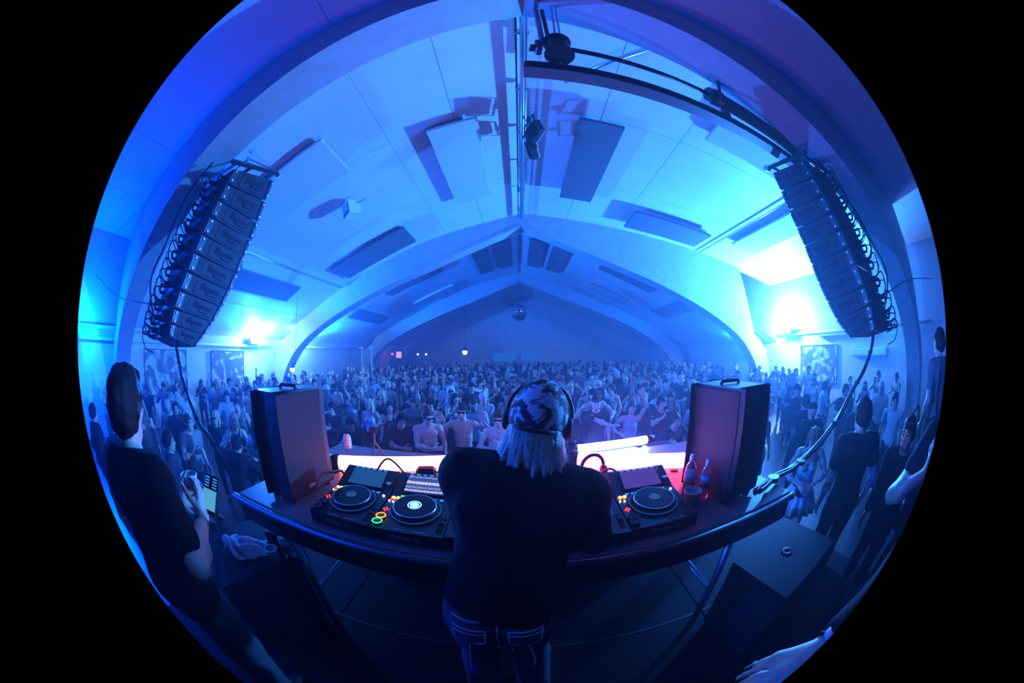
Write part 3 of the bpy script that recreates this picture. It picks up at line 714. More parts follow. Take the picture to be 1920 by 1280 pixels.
def media_deck(x, y, label, screen, playing=False, center=None):
    t = thing('media_deck', label, 'dj deck', (x, y, TZ), group='four media decks on the table')
    prof = [(0.0, 0.012), (0.0, 0.075), (0.27, 0.098), (0.295, 0.103), (0.435, 0.165), (0.453, 0.165), (0.453, 0.012)]
    MB().prism(prof, -0.163, 0.163, 'X').build('body', deck_body, t)
    for sx in (-0.12, 0.12):
        for sy in (0.05, 0.4): MB().lathe([(0.02, 0), (0.02, 0.014)], (sx, sy, 0), 10).build('rubber_foot', rubber, t)
    sl = math.atan2(0.062, 0.14); top = math.atan2(0.023, 0.27)
    s = MB().box((0, 0, 0), (0.235, 0.142, 0.012), bev=0.004).build('screen_bezel', black, t); s.location = (0.0, 0.367, 0.137); s.rotation_euler = (sl, 0, 0)
    MB().box((0, 0.0, 0.0075), (0.205, 0.118, 0.003)).build('display', screen, s)
    for k in range(6): MB().box((-0.09 + k * 0.036, 0.066, 0.008), (0.018, 0.006, 0.004)).build('screen_key', led['b'], s)
    for k in range(7): 
        c = led['g'] if playing and k in (0, 1) else led['b']
        MB().box((-0.10 + k * 0.033, 0.283, 0.103), (0.018, 0.008, 0.006)).build('hot_cue_key', c, t)
    MB().lathe([(0.016, 0), (0.016, 0.012), (0.012, 0.016), (0, 0.016)], (0.135, 0.345, 0.126), 12).build('browse_knob', chrome, t, True)
    # jog wheel
    j = thing('x', None, None); j.name = 'jog_wheel'; j.parent = t; j.location = (0.0, 0.175, 0.089); j.rotation_euler = (top, 0, 0)
    w = MB().lathe([(0.112, 0.0), (0.113, 0.014), (0.106, 0.020), (0.100, 0.020), (0.096, 0.034), (0.0, 0.035)], n=40).build('platter', black, j, True); smooth_by_angle(w.data)
    MB().torus((0, 0, 0.012), 0.118, 0.0035, 40, 6).build('outer_ring', led['rim'], j, True)
    MB().torus((0, 0, 0.030), 0.0985, 0.004, 40, 6).build('bright_ring', chrome, j, True)
    for k in range(24):
        a = 2 * math.pi * k / 24; MB().box((0.109 * math.cos(a), 0.109 * math.sin(a), 0.012), (0.006, 0.008, 0.014), rz=a).build('dimple', black_rough, j)
    if playing:
        MB().lathe([(0.021, 0.0355), (0.021, 0.037)], n=24).build('center_display', emis('jog_center_white', (0.45, 0.85, 1.0), 2.2), j)
        MB().torus((0, 0, 0.0365), 0.030, 0.003, 28, 5).build('center_ring', emis('jog_center_ring', (0.25, 0.75, 1.0), 2.6), j)
    else:
        MB().lathe([(0.028, 0.0355), (0.028, 0.037)], n=24).build('center_display', emis('jog_center_dim', (0.05, 0.16, 0.40), 0.5), j)
    def btn(px, py, r, mt, nm='button_light', h=0.006):
        z = 0.075 + 0.023 / 0.27 * py if py < 0.27 else 0.1
        MB().lathe([(r, -0.004), (r, h), (r * .7, h + 0.002), (0, h + 0.002)], (px, py, z), 12).build(nm, mt, t, True)
    btn(-0.142, 0.262, 0.010, led['o'], 'hot_light'); btn(-0.118, 0.264, 0.010, led['o'], 'hot_light')
    for (px, py) in ((-0.150, 0.243), (-0.128, 0.241), (-0.149, 0.150), (-0.140, 0.140), (-0.130, 0.151), (-0.139, 0.160)): btn(px, py, 0.0042, led['r'], 'small_light')
    for (px, py) in ((-0.152, 0.226), (-0.131, 0.222)): btn(px, py, 0.0045, led['w'], 'small_light')
    btn(0.137, 0.262, 0.006, led['w'], 'small_light'); btn(0.147, 0.10, 0.0045, led['r'], 'small_light')
    # tempo slider
    MB().box((0.140, 0.085, 0.083), (0.026, 0.11, 0.003), rx=top).build('tempo_slot', array_dark, t)
    MB().box((0.140, 0.095, 0.090), (0.022, 0.022, 0.014), bev=0.003).build('tempo_cap', deck_body, t)
    for (py, c) in ((0.085, 'ob'), (0.040, 'gb')):
        z = 0.078 + 0.085 * py
        MB().lathe([(0.021, 0), (0.021, 0.008), (0, 0.009)], (-0.137, py, z), 20).build('transport_button', deck_body, t, True)
        MB().torus((-0.137, py, z + 0.008), 0.022, 0.0032, 24, 6).build('button_ring', led[c] if playing else mat('unlit_ring', (0.1, 0.12, 0.18), 0.3), t, True)
    for k in (0, 1): MB().box((-0.03 + k * 0.09, 0.014, 0.0775), (0.06, 0.006, 0.002), rx=top).build('edge_print', logo_m, t)
    lg = link('maker_lettering', LOGO, logo_m, t, (0.0, -0.0005, 0.045)); lg.rotation_euler = (math.pi / 2, 0, 0)
    return t
media_deck(-0.98, 0.985, 'outer left deck with an idle blue screen', scr_dim)
media_deck(-0.645, 0.985, 'inner left deck with waveform screen and glowing play buttons', scr_on, True)
media_deck(0.10, 0.985, 'inner right deck half hidden behind the performer', scr_on)
media_deck(0.435, 0.995, 'outer right deck with an idle violet screen beside the bottles', scr_vio)
def mixer():
    t = thing('dj_mixer', 'black mixer hidden in front of the performer between the decks', 'mixer', (-0.272, 0.985, TZ))
    MB().prism([(0.0, 0.01), (0.0, 0.085), (0.40, 0.108), (0.445, 0.108), (0.445, 0.01)], -0.203, 0.203, 'X').build('body', deck_body, t)
    for i in range(4):
        for k in range(6): MB().lathe([(0.011, 0), (0.009, 0.018), (0, 0.018)], (-0.13 + i * 0.085, 0.19 + k * 0.04, 0.096 + k * 0.0025), 10).build('knob', black_rough, t, True)
        MB().box((-0.13 + i * 0.085, 0.105, 0.094), (0.006, 0.09, 0.003)).build('fader_slot', array_dark, t)
        MB().box((-0.13 + i * 0.085, 0.12, 0.1), (0.02, 0.014, 0.012), bev=0.002).build('fader_cap', logo_m, t)
        for k in range(5): MB().box((-0.10 + i * 0.085, 0.25 + k * 0.016, 0.1075), (0.008, 0.006, 0.003)).build('level_led', led['g'] if k < 4 else led['o'], t)
mixer()
def small_gear():
    t = thing('hard_drive', 'small dark box with a cable beside the left light tube', 'hard drive', (-0.76, 1.72, TZ), 0.25)
    MB().box((0, 0, 0.045), (0.13, 0.09, 0.09), bev=0.02).build('case', black_rough, t)
    MB().box((0, -0.046, 0.05), (0.08, 0.004, 0.03)).build('face_plate', deck_body, t)
    MB().tube(crom([(0.06, 0, 0.05), (0.14, 0.02, 0.06), (0.2, -0.05, 0.01), (0.3, -0.1, 0.008)], 6), 0.006, 6).build('lead', rubber, t, True)
    for k, (pts, lb) in enumerate(((([-1.0, 1.44, 2.0], [-0.93, 1.52, 2.1], [-0.85, 1.55, 2.02], [-0.84, 1.6, 1.91]), 'thin lead arching up behind the outer left deck'),
                                   (([-0.62, 1.44, 2.0], [-0.58, 1.55, 2.12], [-0.5, 1.62, 2.05], [-0.45, 1.7, 1.91]), 'thin lead arching up behind the inner left deck'),
                                   (([-0.5, 1.46, 1.93], [-0.52, 1.6, 1.97], [-0.62, 1.66, 1.92], [-0.45, 1.74, 1.95], [-0.38, 1.6, 1.92]), 'tangle of leads on the table left of the performer'),
                                   (([0.40, 1.45, 1.97], [0.34, 1.56, 2.03], [0.3, 1.66, 1.97], [0.26, 1.72, 1.91]), 'lead curving up behind the outer right deck'),
                                   (([-1.32, 1.5, 1.96], [-1.22, 1.45, 2.0], [-1.15, 1.40, 1.93]), 'short pinkish-lit lead by the left monitor speaker'))):
        o = MB().tube(crom(pts, 6), 0.007, 6).build('deck_lead', rubber, None, True); tag(o, lb, 'cable')
    t = thing('headphones', 'headphones lying on the table right of the performer', 'headphones', (0.27, 1.75, TZ))
    MB().torus((0, 0, 0.085), 0.075, 0.012, 20, 8, Matrix.Rotation(math.pi / 2, 3, 'X') @ Matrix.Rotation(0.2, 3, 'Y'), (0, math.pi)).build('headband', black, t, True)
    for k in (-1, 1): MB().lathe([(0, -0.02), (0.035, -0.018), (0.042, 0), (0.035, 0.018), (0, 0.02)], (k * 0.075, 0, 0.045), 14, Matrix.Rotation(math.pi / 2, 3, 'Y')).build('ear_cup', black_rough, t, True)
    t = thing('effects_unit', 'little effects unit with green display beyond the performer', 'effects unit', (-0.47, 2.02, TZ), 0.1)
    MB().box((0, 0, 0.04), (0.16, 0.12, 0.08), bev=0.01).build('case', black, t)
    MB().box((0, -0.061, 0.045), (0.09, 0.004, 0.03)).build('display', emis('green_segment_display', (0.15, 0.8, 0.1), 0.7), t)
    for k in range(3): MB().lathe([(0.012, 0), (0.01, 0.02), (0, 0.02)], (-0.05 + k * 0.05, 0.01, 0.08), 10).build('knob', [led['r'], led['b'], black_rough][k], t, True)
small_gear()

# ---------------------------------------------------------------- light tubes on the table
def light_tube(a, b, r, color, st, label, group='glowing light tubes'):
    a, b = Vector(a), Vector(b); d = b - a; L = d.length
    t = thing('light_tube', label, 'light tube', a, math.atan2(d.y, d.x), group)
    MB().tube([(0.05, 0, 0), (L - 0.05, 0, 0)], r, 16).build('diffuser', emis('tube_glow_%d_%d_%d' % tuple(int(c * 99) for c in color), color, st, light=True), t, True)
    for x0, x1 in ((-0.02, 0.05), (L - 0.05, L + 0.02)): MB().tube([(x0, 0, 0), (x1, 0, 0)], r * 1.18, 14).build('end_cap', black, t, True)
    for x in (0.12, L - 0.12): MB().box((x, 0, -r - 0.004), (0.05, r * 2, 0.012)).build('cradle', black, t)
light_tube((-1.43, 1.65, TZ + 0.064), (-0.50, 1.95, TZ + 0.064), 0.050, (1.0, 0.19, 0.11), 24, 'red-white light tube lying on the table behind the left decks')
light_tube((0.17, 1.96, TZ + 0.064), (0.95, 1.66, TZ + 0.064), 0.052, (1.0, 0.035, 0.07), 60, 'red-white light tube lying on the table behind the right decks')
light_tube((0.22, 2.27, TZ + 0.03), (0.95, 2.36, TZ + 0.06), 0.032, (0.14, 0.18, 1.0), 800, 'blue-white light tube along the crowd side of the table')
def tube_shelf():
    t = thing('front_ledge', 'black ledge on the crowd side of the table under the blue light tube', 'ledge', (0.6, 2.33, STZ))
    MB().box((0, 0, TZ - STZ - 0.035), (1.1, 0.16, 0.03)).build('board', black, t)
    for k in (-0.45, 0.45): MB().box((k, 0, (TZ - STZ) / 2 - 0.025), (0.04, 0.04, TZ - STZ - 0.05)).build('leg', black, t)
tube_shelf()

# ---------------------------------------------------------------- speakers
grille_m = mat('speaker_grille_cloth', (0.030, 0.027, 0.030), 0.6, bump=0.4, bscale=500, spec=0.2)
def monitor(quad, front, label):
    """booth monitor: quad = base corners, front = index of the grille edge"""
    c = Vector((sum(p[0] for p in quad) / 4, sum(p[1] for p in quad) / 4, TZ)); q = [(p[0] - c.x, p[1] - c.y) for p in quad]
    t = thing('monitor_speaker', label, 'speaker', c, group='pair of monitor speakers on the table')
    rq = []
    for i in range(4):   # rounded upright corners
        a0, a1, a2 = Vector(q[i - 1]), Vector(q[i]), Vector(q[(i + 1) % 4]); u = (a0 - a1).normalized() * .03; w_ = (a2 - a1).normalized() * .03
        for s_ in (0, .25, .5, .75, 1): pt = (a1 + u) * (1 - s_) ** 2 + a1 * 2 * s_ * (1 - s_) + (a2 + w_) * s_ ** 2; rq.append((pt.x, pt.y))
    o = MB().prism(rq, 0.012, 0.60, 'Z').build('cabinet', mat('monitor_plastic', (0.022, 0.022, 0.024), 0.5, bump=0.1, bscale=300, spec=0.3), t)
    a, b = Vector(q[front]), Vector(q[(front + 1) % 4]); d = (b - a).normalized(); nr = Vector((d.y, -d.x))
    if nr.dot(-(a + b) / 2) > 0: nr = -nr
    mid = (a + b) / 2 - nr * 0.002; w = (b - a).length
    g = MB().box((mid.x, mid.y, 0.305), (w * 0.97, 0.010, 0.575), rz=math.atan2(d.y, d.x), bev=0.005).build('grille', grille_m, t)
    MB().box((mid.x + nr.x * .012, mid.y + nr.y * .012, 0.06), (0.06, 0.004, 0.018), rz=math.atan2(d.y, d.x)).build('badge', logo_m, g)
    MB().prism([(x * 0.97, y * 0.97) for x, y in rq], 0.60, 0.606, 'Z').build('top_plate', mat('speaker_top_paint', (0.10, 0.10, 0.11), 0.3), t)
    hx = MB(); hx.tube([(-0.07, 0.0, 0.606), (-0.06, 0.0, 0.622), (0.06, 0.0, 0.622), (0.07, 0.0, 0.606)], 0.010, 6); hx.build('top_handle', black, t, True)
    for x, y in q: MB().lathe([(0.02, 0), (0.02, 0.014)], (x * 0.85, y * 0.85, 0), 8).build('rubber_foot', rubber, t)
    return t
monitor([(-1.36, 1.07), (-1.33, 1.46), (-1.56, 1.53), (-1.57, 1.10)], 0, 'left black monitor speaker glowing red on its lower half')
monitor([(0.84, 1.09), (1.11, 1.14), (1.05, 1.54), (0.795, 1.47)], 3, 'right black monitor speaker behind the water bottles')

def subwoofer(quad, h, label):
    c = Vector((sum(p[0] for p in quad) / 4, sum(p[1] for p in quad) / 4, STZ)); q = [(p[0] - c.x, p[1] - c.y) for p in quad]
    t = thing('subwoofer', label, 'speaker', c, group='bass boxes on the stage')
    MB().prism(q, 0.03, h, 'Z').build('cabinet', black_rough, t)
    lid = MB().prism([(x * .985, y * .985) for x, y in q], h, h + 0.008, 'Z').build('top_board', mat('bass_box_top', (0.011, 0.011, 0.014), 0.6, bump=0.2, bscale=150, spec=0.08), t)
    MB().lathe([(0.045, 0.0), (0.045, 0.003), (0.018, 0.003), (0.017, -0.002), (0.0, -0.002)], (0, 0, h + 0.008), 18).build('pole_socket', black_rough, lid, True)
    for i in range(4):
        a, b = Vector(q[i]), Vector(q[(i + 1) % 4]); m = (a + b) / 2; d = (b - a).normalized(); nr = Vector((d.y, -d.x)); nr = nr if nr.dot(m) > 0 else -nr
        MB().box((m.x + nr.x * .004, m.y + nr.y * .004, h * 0.6), (0.16, 0.012, 0.07), rz=math.atan2(d.y, d.x)).build('hand_slot_shade', array_dark, t)  # black block on the face stands for the shaded inside of a slot
    for x, y in q: MB().lathe([(0.03, 0), (0.03, 0.032)], (x * 0.85, y * 0.85, 0), 8).build('rubber_foot', rubber, t)
subwoofer([(1.66, 1.22), (1.74, 0.62), (1.07, 0.50), (1.00, 1.00)], 0.592, 'big black bass box on the right with a socket in its top')
subwoofer([(-2.25, 0.70), (-2.05, 1.28), (-1.47, 1.06), (-1.66, 0.46)], 0.592, 'black bass box on the left carrying the towel and cup')

# ---------------------------------------------------------------- bottles, cups, towel
pet = mat('clear_bottle_plastic', (0.92, 0.95, 1.0), 0.05, trans=0.92, ior=1.2)
water = mat('pink_lit_water', (0.95, 0.9, 0.95), 0.02, trans=0.9, ior=1.33)
cup_m = mat('white_paper_cup', (0.75, 0.75, 0.76), 0.6)
def bottle(loc, h, label, lie=None):
    t = thing('water_bottle', label, 'bottle', loc, group='water bottles')
    s = h / 0.24
    prof = [(0.0, 0.0), (0.030, 0.0), (0.033, 0.01), (0.033, 0.09), (0.030, 0.10), (0.033, 0.11), (0.033, 0.155), (0.026, 0.185), (0.013, 0.205), (0.013, 0.222)]
    MB().lathe([(r * s, z * s) for r, z in prof], n=20).build('shell', pet, t, True)
    MB().lathe([(0.0345 * s, 0.10 * s), (0.0345 * s, 0.15 * s)], n=20).build('paper_sleeve', mat('bottle_sleeve', (0.7, 0.5, 0.6), 0.5), t, True)
    MB().lathe([(0.0, 0.004 * s), (0.030 * s, 0.004 * s), (0.030 * s, 0.085 * s), (0, 0.085 * s)], n=18).build('water', water, t, True)
    MB().lathe([(0.0155 * s, 0.212 * s), (0.0155 * s, 0.24 * s), (0, 0.24 * s)], n=14).build('screw_cap', mat('white_plastic', (0.8, 0.8, 0.82), 0.35), t, True)
    return t
bottle((0.715, 1.30, TZ), 0.25, 'taller water bottle in front of the right monitor speaker')
bottle((0.775, 1.225, TZ), 0.235, 'shorter water bottle nearer to the speaker corner')
def cup(loc, h, r, label):
    t = thing('paper_cup', label, 'cup', loc, group='paper cups')
    MB().lathe([(0.0, 0.004), (r * .72, 0.002), (r * .74, 0.0), (r, h), (r * 1.05, h + 0.003), (r * .96, h), (r * .70, 0.006)], n=24).build('wall', cup_m, t, True)
    MB().lathe([(0.0, h * .55), (r * .85, h * .55)], n=24).build('drink', mat('dark_drink', (0.12, 0.06, 0.05), 0.1), t)
    MB().torus((0, 0, h), r * 1.01, 0.004, 24, 6).build('rolled_rim', cup_m, t, True)
cup((0.69, 1.205, TZ), 0.085, 0.048, 'white paper cup by the two water bottles')
BT = STZ + 0.6
cup((-1.56, 0.92, BT), 0.10, 0.042, 'paper cup standing on the left bass box')
bottle((-1.52, 1.02, BT), 0.22, 'small dark water bottle on the left bass box')
def dark_case():
    t = thing('dark_case', 'dark upright case at the edge of the left bass box', 'case', (-1.66, 1.08, BT), 0.3)
    MB().box((0, 0, 0.06), (0.13, 0.10, 0.12), bev=0.01).build('shell', black_rough, t)
    MB().box((0, -0.052, 0.07), (0.05, 0.006, 0.02)).build('latch', dark_steel, t)
    MB().tube([(-0.04, 0, 0.12), (-0.03, 0, 0.14), (0.03, 0, 0.14), (0.04, 0, 0.12)], 0.006, 6).build('handle', dark_steel, t)
dark_case()
def tripod():
    t = thing('small_tripod', 'little tripod with a camera head at the crowd side of the table', 'tripod', (-1.28, 2.05, TZ))
    for k in range(3):
        a = 2 * math.pi * k / 3 + 0.4; MB().tube([(0.07 * math.cos(a), 0.07 * math.sin(a), 0.004), (0, 0, 0.12)], 0.007, 6).build('leg', dark_steel, t)
    MB().tube([(0, 0, 0.11), (0, 0, 0.19)], 0.009, 8).build('column', dark_steel, t)
    MB().box((0, 0, 0.215), (0.07, 0.04, 0.045), bev=0.006).build('camera_body', black, t)
    MB().lathe([(0.016, 0), (0.016, 0.03), (0.0, 0.03)], (0, 0.02, 0.215), 12, Matrix.Rotation(-math.pi / 2, 3, 'X')).build('lens', black, t, True)
tripod()
# ================================================================ PEOPLE: smooth-blended bodies grown from a skeleton
def V3(*a): return np.array(a if len(a) == 3 else a[0], float)
def rotm(axis, ang):
    return np.array(Matrix.Rotation(ang, 3, axis))
class Sdf:
    """list of primitives (tapered capsules, ellipsoids), smooth union, optional subtraction and half-space cuts"""
    def __init__(s, k=0.03): s.p = []; s.k = k; s.cuts = []
    def cap(s, a, b, ra, rb, flat=None, k=None, sub=False): s.p.append(('c', V3(a), V3(b), ra, rb, flat, s.k if k is None else k, sub)); return s
    def ell(s, c, r, R=None, k=None, sub=False): s.p.append(('e', V3(c), V3(r), R, None, None, s.k if k is None else k, sub)); return s
    def xf(s, R, piv=(0, 0, 0), t=(0, 0, 0), start=0, end=None):
        piv = V3(piv); t = V3(t); f = lambda p: R @ (p - piv) + piv + t
        end = len(s.p) if end is None else end
        for i in range(start, end):
            q = s.p[i]
            if q[0] == 'c':
                fl = None if q[5] is None else (R @ q[5][0], q[5][1]); s.p[i] = ('c', f(q[1]), f(q[2]), q[3], q[4], fl, q[6], q[7])
            else:
                s.p[i] = ('e', f(q[1]), q[2], R if q[3] is None else R @ q[3], None, None, q[6], q[7])
        return s
    def cut(s, n, d): L = np.linalg.norm(n); s.cuts.append((V3(n) / L, d / L)); return s   # keep n.p <= d
    def grow(s, g, sel=None):
        o = Sdf(s.k); o.cuts = list(s.cuts)
        for q in (s.p if sel is None else sel):
            if q[7]: continue
            if q[0] == 'c': o.p.append(('c', q[1], q[2], q[3] + g, q[4] + g, q[5], q[6], False))
            else: o.p.append(('e', q[1], q[2] + g, q[3], None, None, q[6], False))
        return o
    def bounds(s):
        lo = []; hi = []
        for q in s.p:
            if q[7]: continue
            if q[0] == 'c':
                r = max(q[3], q[4]) * (1.0 if q[5] is None else max(1.0, 1.0))
                lo += [q[1] - r, q[2] - r]; hi += [q[1] + r, q[2] + r]
            else:
                r = np.max(q[2]); lo.append(q[1] - r); hi.append(q[1] + r)
        return np.min(lo, 0), np.max(hi, 0)
    def mesh(s, h, name='body', disp=None):
        lo, hi = s.bounds(); lo = lo - 3 * h; hi = hi + 3 * h
        n = np.ceil((hi - lo) / h).astype(int) + 1
        ax = [lo[i] + h * np.arange(n[i]) for i in range(3)]
        D = np.full(n, 0.2, np.float32)
        for q in s.p:
            if q[0] == 'c': r = max(q[3], q[4]); a = np.minimum(q[1], q[2]) - r; b = np.maximum(q[1], q[2]) + r
            else: r = np.max(q[2]); a = q[1] - r; b = q[1] + r
            m = q[6] + 2.5 * h + 0.01
            i0 = np.clip(np.floor((a - m - lo) / h).astype(int), 0, n - 1); i1 = np.clip(np.ceil((b + m - lo) / h).astype(int) + 1, 1, n)
            sl = tuple(slice(i0[k], i1[k]) for k in range(3))
            X = ax[0][sl[0]][:, None, None]; Y = ax[1][sl[1]][None, :, None]; Z = ax[2][sl[2]][None, None, :]
            if q[0] == 'c':
                A, B = q[1], q[2]; d = B - A; L2 = max(d @ d, 1e-9)
                px, py, pz = X - A[0], Y - A[1], Z - A[2]
                t = np.clip((px * d[0] + py * d[1] + pz * d[2]) / L2, 0, 1)
                ex, ey, ez = px - t * d[0], py - t * d[1], pz - t * d[2]
                rr = q[3] + t * (q[4] - q[3])
                if q[5] is not None:
                    w, f = q[5]; dot = ex * w[0] + ey * w[1] + ez * w[2]; g = (1 / f - 1)
                    ex, ey, ez = ex + dot * g * w[0], ey + dot * g * w[1], ez + dot * g * w[2]
                    dist = (np.sqrt(ex * ex + ey * ey + ez * ez) - rr) * (0.5 + 0.5 * f)
                else: dist = np.sqrt(ex * ex + ey * ey + ez * ez) - rr
            else:
                px, py, pz = X - q[1][0], Y - q[1][1], Z - q[1][2]
                if q[3] is not None:
                    R = q[3]; px, py, pz = (px * R[0, 0] + py * R[1, 0] + pz * R[2, 0]), (px * R[0, 1] + py * R[1, 1] + pz * R[2, 1]), (px * R[0, 2] + py * R[1, 2] + pz * R[2, 2])
                r = q[2]; u = np.sqrt((px / r[0]) ** 2 + (py / r[1]) ** 2 + (pz / r[2]) ** 2)
                dist = (u - 1) * np.min(r) * (1 + 0.0 * u) if np.max(r) < 1.6 * np.min(r) else u * (u - 1) / (np.sqrt((px / r[0] ** 2) ** 2 + (py / r[1] ** 2) ** 2 + (pz / r[2] ** 2) ** 2) + 1e-6)
            cur = D[sl]; k = max(q[6], 1e-5)
            if q[7]:
                nd = -dist; hh = np.clip(0.5 + 0.5 * (nd - cur) / k, 0, 1); D[sl] = cur * (1 - hh) + nd * hh + k * hh * (1 - hh)
            else:
                hh = np.clip(0.5 + 0.5 * (cur - dist) / k, 0, 1); D[sl] = cur * (1 - hh) + dist * hh - k * hh * (1 - hh)
        for (nn, dd) in s.cuts:
            pl = ax[0][:, None, None] * nn[0] + ax[1][None, :, None] * nn[1] + ax[2][None, None, :] * nn[2] - dd
            D = np.maximum(D, pl.astype(np.float32))
        if disp is not None: D = D + disp(ax[0][:, None, None], ax[1][None, :, None], ax[2][None, None, :]).astype(np.float32)
        return net(D, lo, h, name)
def net(D, lo, h, name):
    S = D < 0; nx, ny, nz = D.shape
    c = S[:-1, :-1, :-1].astype(np.int8)
    tot = sum(S[i:nx - 1 + i, j:ny - 1 + j, k:nz - 1 + k].astype(np.int8) for i in (0, 1) for j in (0, 1) for k in (0, 1))
    act = (tot > 0) & (tot < 8)
    idx = np.full(act.shape, -1, np.int64); I = np.argwhere(act); idx[act] = np.arange(len(I))
    acc = np.zeros((len(I), 3)); cnt = np.zeros(len(I))
    for a in range(3):
        for u in (0, 1):
            for v in (0, 1):
                o0 = np.zeros(3, int); o0[(a + 1) % 3] = u; o0[(a + 2) % 3] = v; o1 = o0.copy(); o1[a] = 1
                p = I + o0; q = I + o1
                d0 = D[p[:, 0], p[:, 1], p[:, 2]]; d1 = D[q[:, 0], q[:, 1], q[:, 2]]
                m = (d0 < 0) != (d1 < 0)
                t = np.where(m, d0 / np.where(m, d0 - d1, 1), 0)
                pos = I + o0 + t[:, None] * (o1 - o0); acc += pos * m[:, None]; cnt += m
    Vt = lo + h * acc / np.maximum(cnt, 1)[:, None]
    F = []
    for a in range(3):
        b, c2 = (a + 1) % 3, (a + 2) % 3
        s0 = [slice(None)] * 3; s1 = [slice(None)] * 3; s0[a] = slice(0, -1); s1[a] = slice(1, None)
        e = S[tuple(s0)] != S[tuple(s1)]
        E = np.argwhere(e); E = E[(E[:, b] > 0) & (E[:, c2] > 0) & (E[:, b] < act.shape[b]) & (E[:, c2] < act.shape[c2]) & (E[:, a] < act.shape[a])]
        if not len(E): continue
        def cell(db, dc):
            Q = E.copy(); Q[:, b] -= db; Q[:, c2] -= dc; return idx[Q[:, 0], Q[:, 1], Q[:, 2]]
        q = np.stack([cell(0, 0), cell(1, 0), cell(1, 1), cell(0, 1)], 1)
        inside = S[E[:, 0], E[:, 1], E[:, 2]]
        q[~inside] = q[~inside][:, ::-1]
        F.append(q[(q >= 0).all(1)])
    F = np.concatenate(F)
    # light smoothing
    nb = np.zeros_like(Vt); cn = np.zeros(len(Vt))
    for i in range(4):
        j = (i + 1) % 4
        np.add.at(nb, F[:, i], Vt[F[:, j]]); np.add.at(cn, F[:, i], 1)
        np.add.at(nb, F[:, j], Vt[F[:, i]]); np.add.at(cn, F[:, j], 1)
    Vt = Vt * 0.6 + 0.4 * nb / np.maximum(cn, 1)[:, None]
    me = bpy.data.meshes.new(name)
    me.vertices.add(len(Vt)); me.vertices.foreach_set('co', Vt.astype(np.float32).ravel())
    me.loops.add(len(F) * 4); me.loops.foreach_set('vertex_index', F.astype(np.int32).ravel())
    me.polygons.add(len(F)); me.polygons.foreach_set('loop_start', np.arange(0, len(F) * 4, 4, dtype=np.int32))
    me.polygons.foreach_set('loop_total', np.full(len(F), 4, np.int32))
    me.polygons.foreach_set('use_smooth', np.ones(len(F), bool))
    me.update(calc_edges=True); return me

def ik(S, T, l1, l2, hint):
    S, T, hint = V3(S), V3(T), V3(hint); d = T - S; L = np.linalg.norm(d)
    if L > (l1 + l2) * 0.999: T = S + d / L * (l1 + l2) * 0.999; d = T - S; L = np.linalg.norm(d)
    u = d / L; a = (l1 * l1 - l2 * l2 + L * L) / (2 * L); hgt = math.sqrt(max(l1 * l1 - a * a, 0))
    w = hint - u * (hint @ u); w = w / (np.linalg.norm(w) + 1e-9)
    return S + u * a + w * hgt, T
def add_hand(s, W, d, n, side, curl=0.3, fr=0.0098, scale=1.0, spread=0.12, k=0.008):
    """palm, four fingers of unequal length with two bends, thumb from the side of the palm. d = pointing direction, n = palm normal (side the fingers curl to)"""
    d = V3(d) / np.linalg.norm(d); n = V3(n); n = n - d * (n @ d); n = n / np.linalg.norm(n); w = np.cross(d, n) * side
    W = V3(W); c = scale
    for q in (-0.030, -0.010, 0.010, 0.028):
        s.cap(W + d * 0.015 * c + w * q * 0.6 * c, W + d * 0.088 * c + w * q * c, 0.0165 * c, 0.0135 * c, k=0.014)
    L = [(0.034, 0.030, 0.024), (0.042, 0.032, 0.026), (0.039, 0.030, 0.025), (0.030, 0.023, 0.021)]
    for i, q in enumerate((0.030, 0.0105, -0.0105, -0.030)):   # index .. little
        p = W + d * 0.086 * c + w * q * c; ang = 0.0
        dirw = w * (spread * (1.5 - i) * 0.55)
        for j in range(3):
            ang += curl * (0.55, 0.95, 0.8)[j]
            dv = (d + dirw) * math.cos(ang) + n * math.sin(ang); dv = dv / np.linalg.norm(dv)
            e = p + dv * L[i][j] * c; r = fr * c * (1.0, 0.93, 0.84)[j] * (1.0 if i < 3 else 0.88)
            s.cap(p, e, r, r * 0.94, k=k); p = e
    p = W + d * 0.025 * c + w * 0.030 * c + n * 0.006 * c
    for j, (l, dv) in enumerate(((0.045, d * 0.55 + w * 0.8 + n * 0.25), (0.032, d * 0.85 + w * 0.45 + n * (0.3 + curl * .3)), (0.027, d * 0.9 + w * 0.1 + n * (0.35 + curl * .5)))):
        dv = dv / np.linalg.norm(dv); e = p + dv * l * c; r = fr * c * (1.35, 1.12, 0.98)[j]; s.cap(p, e, r, r * 0.9, k=k * 1.3); p = e

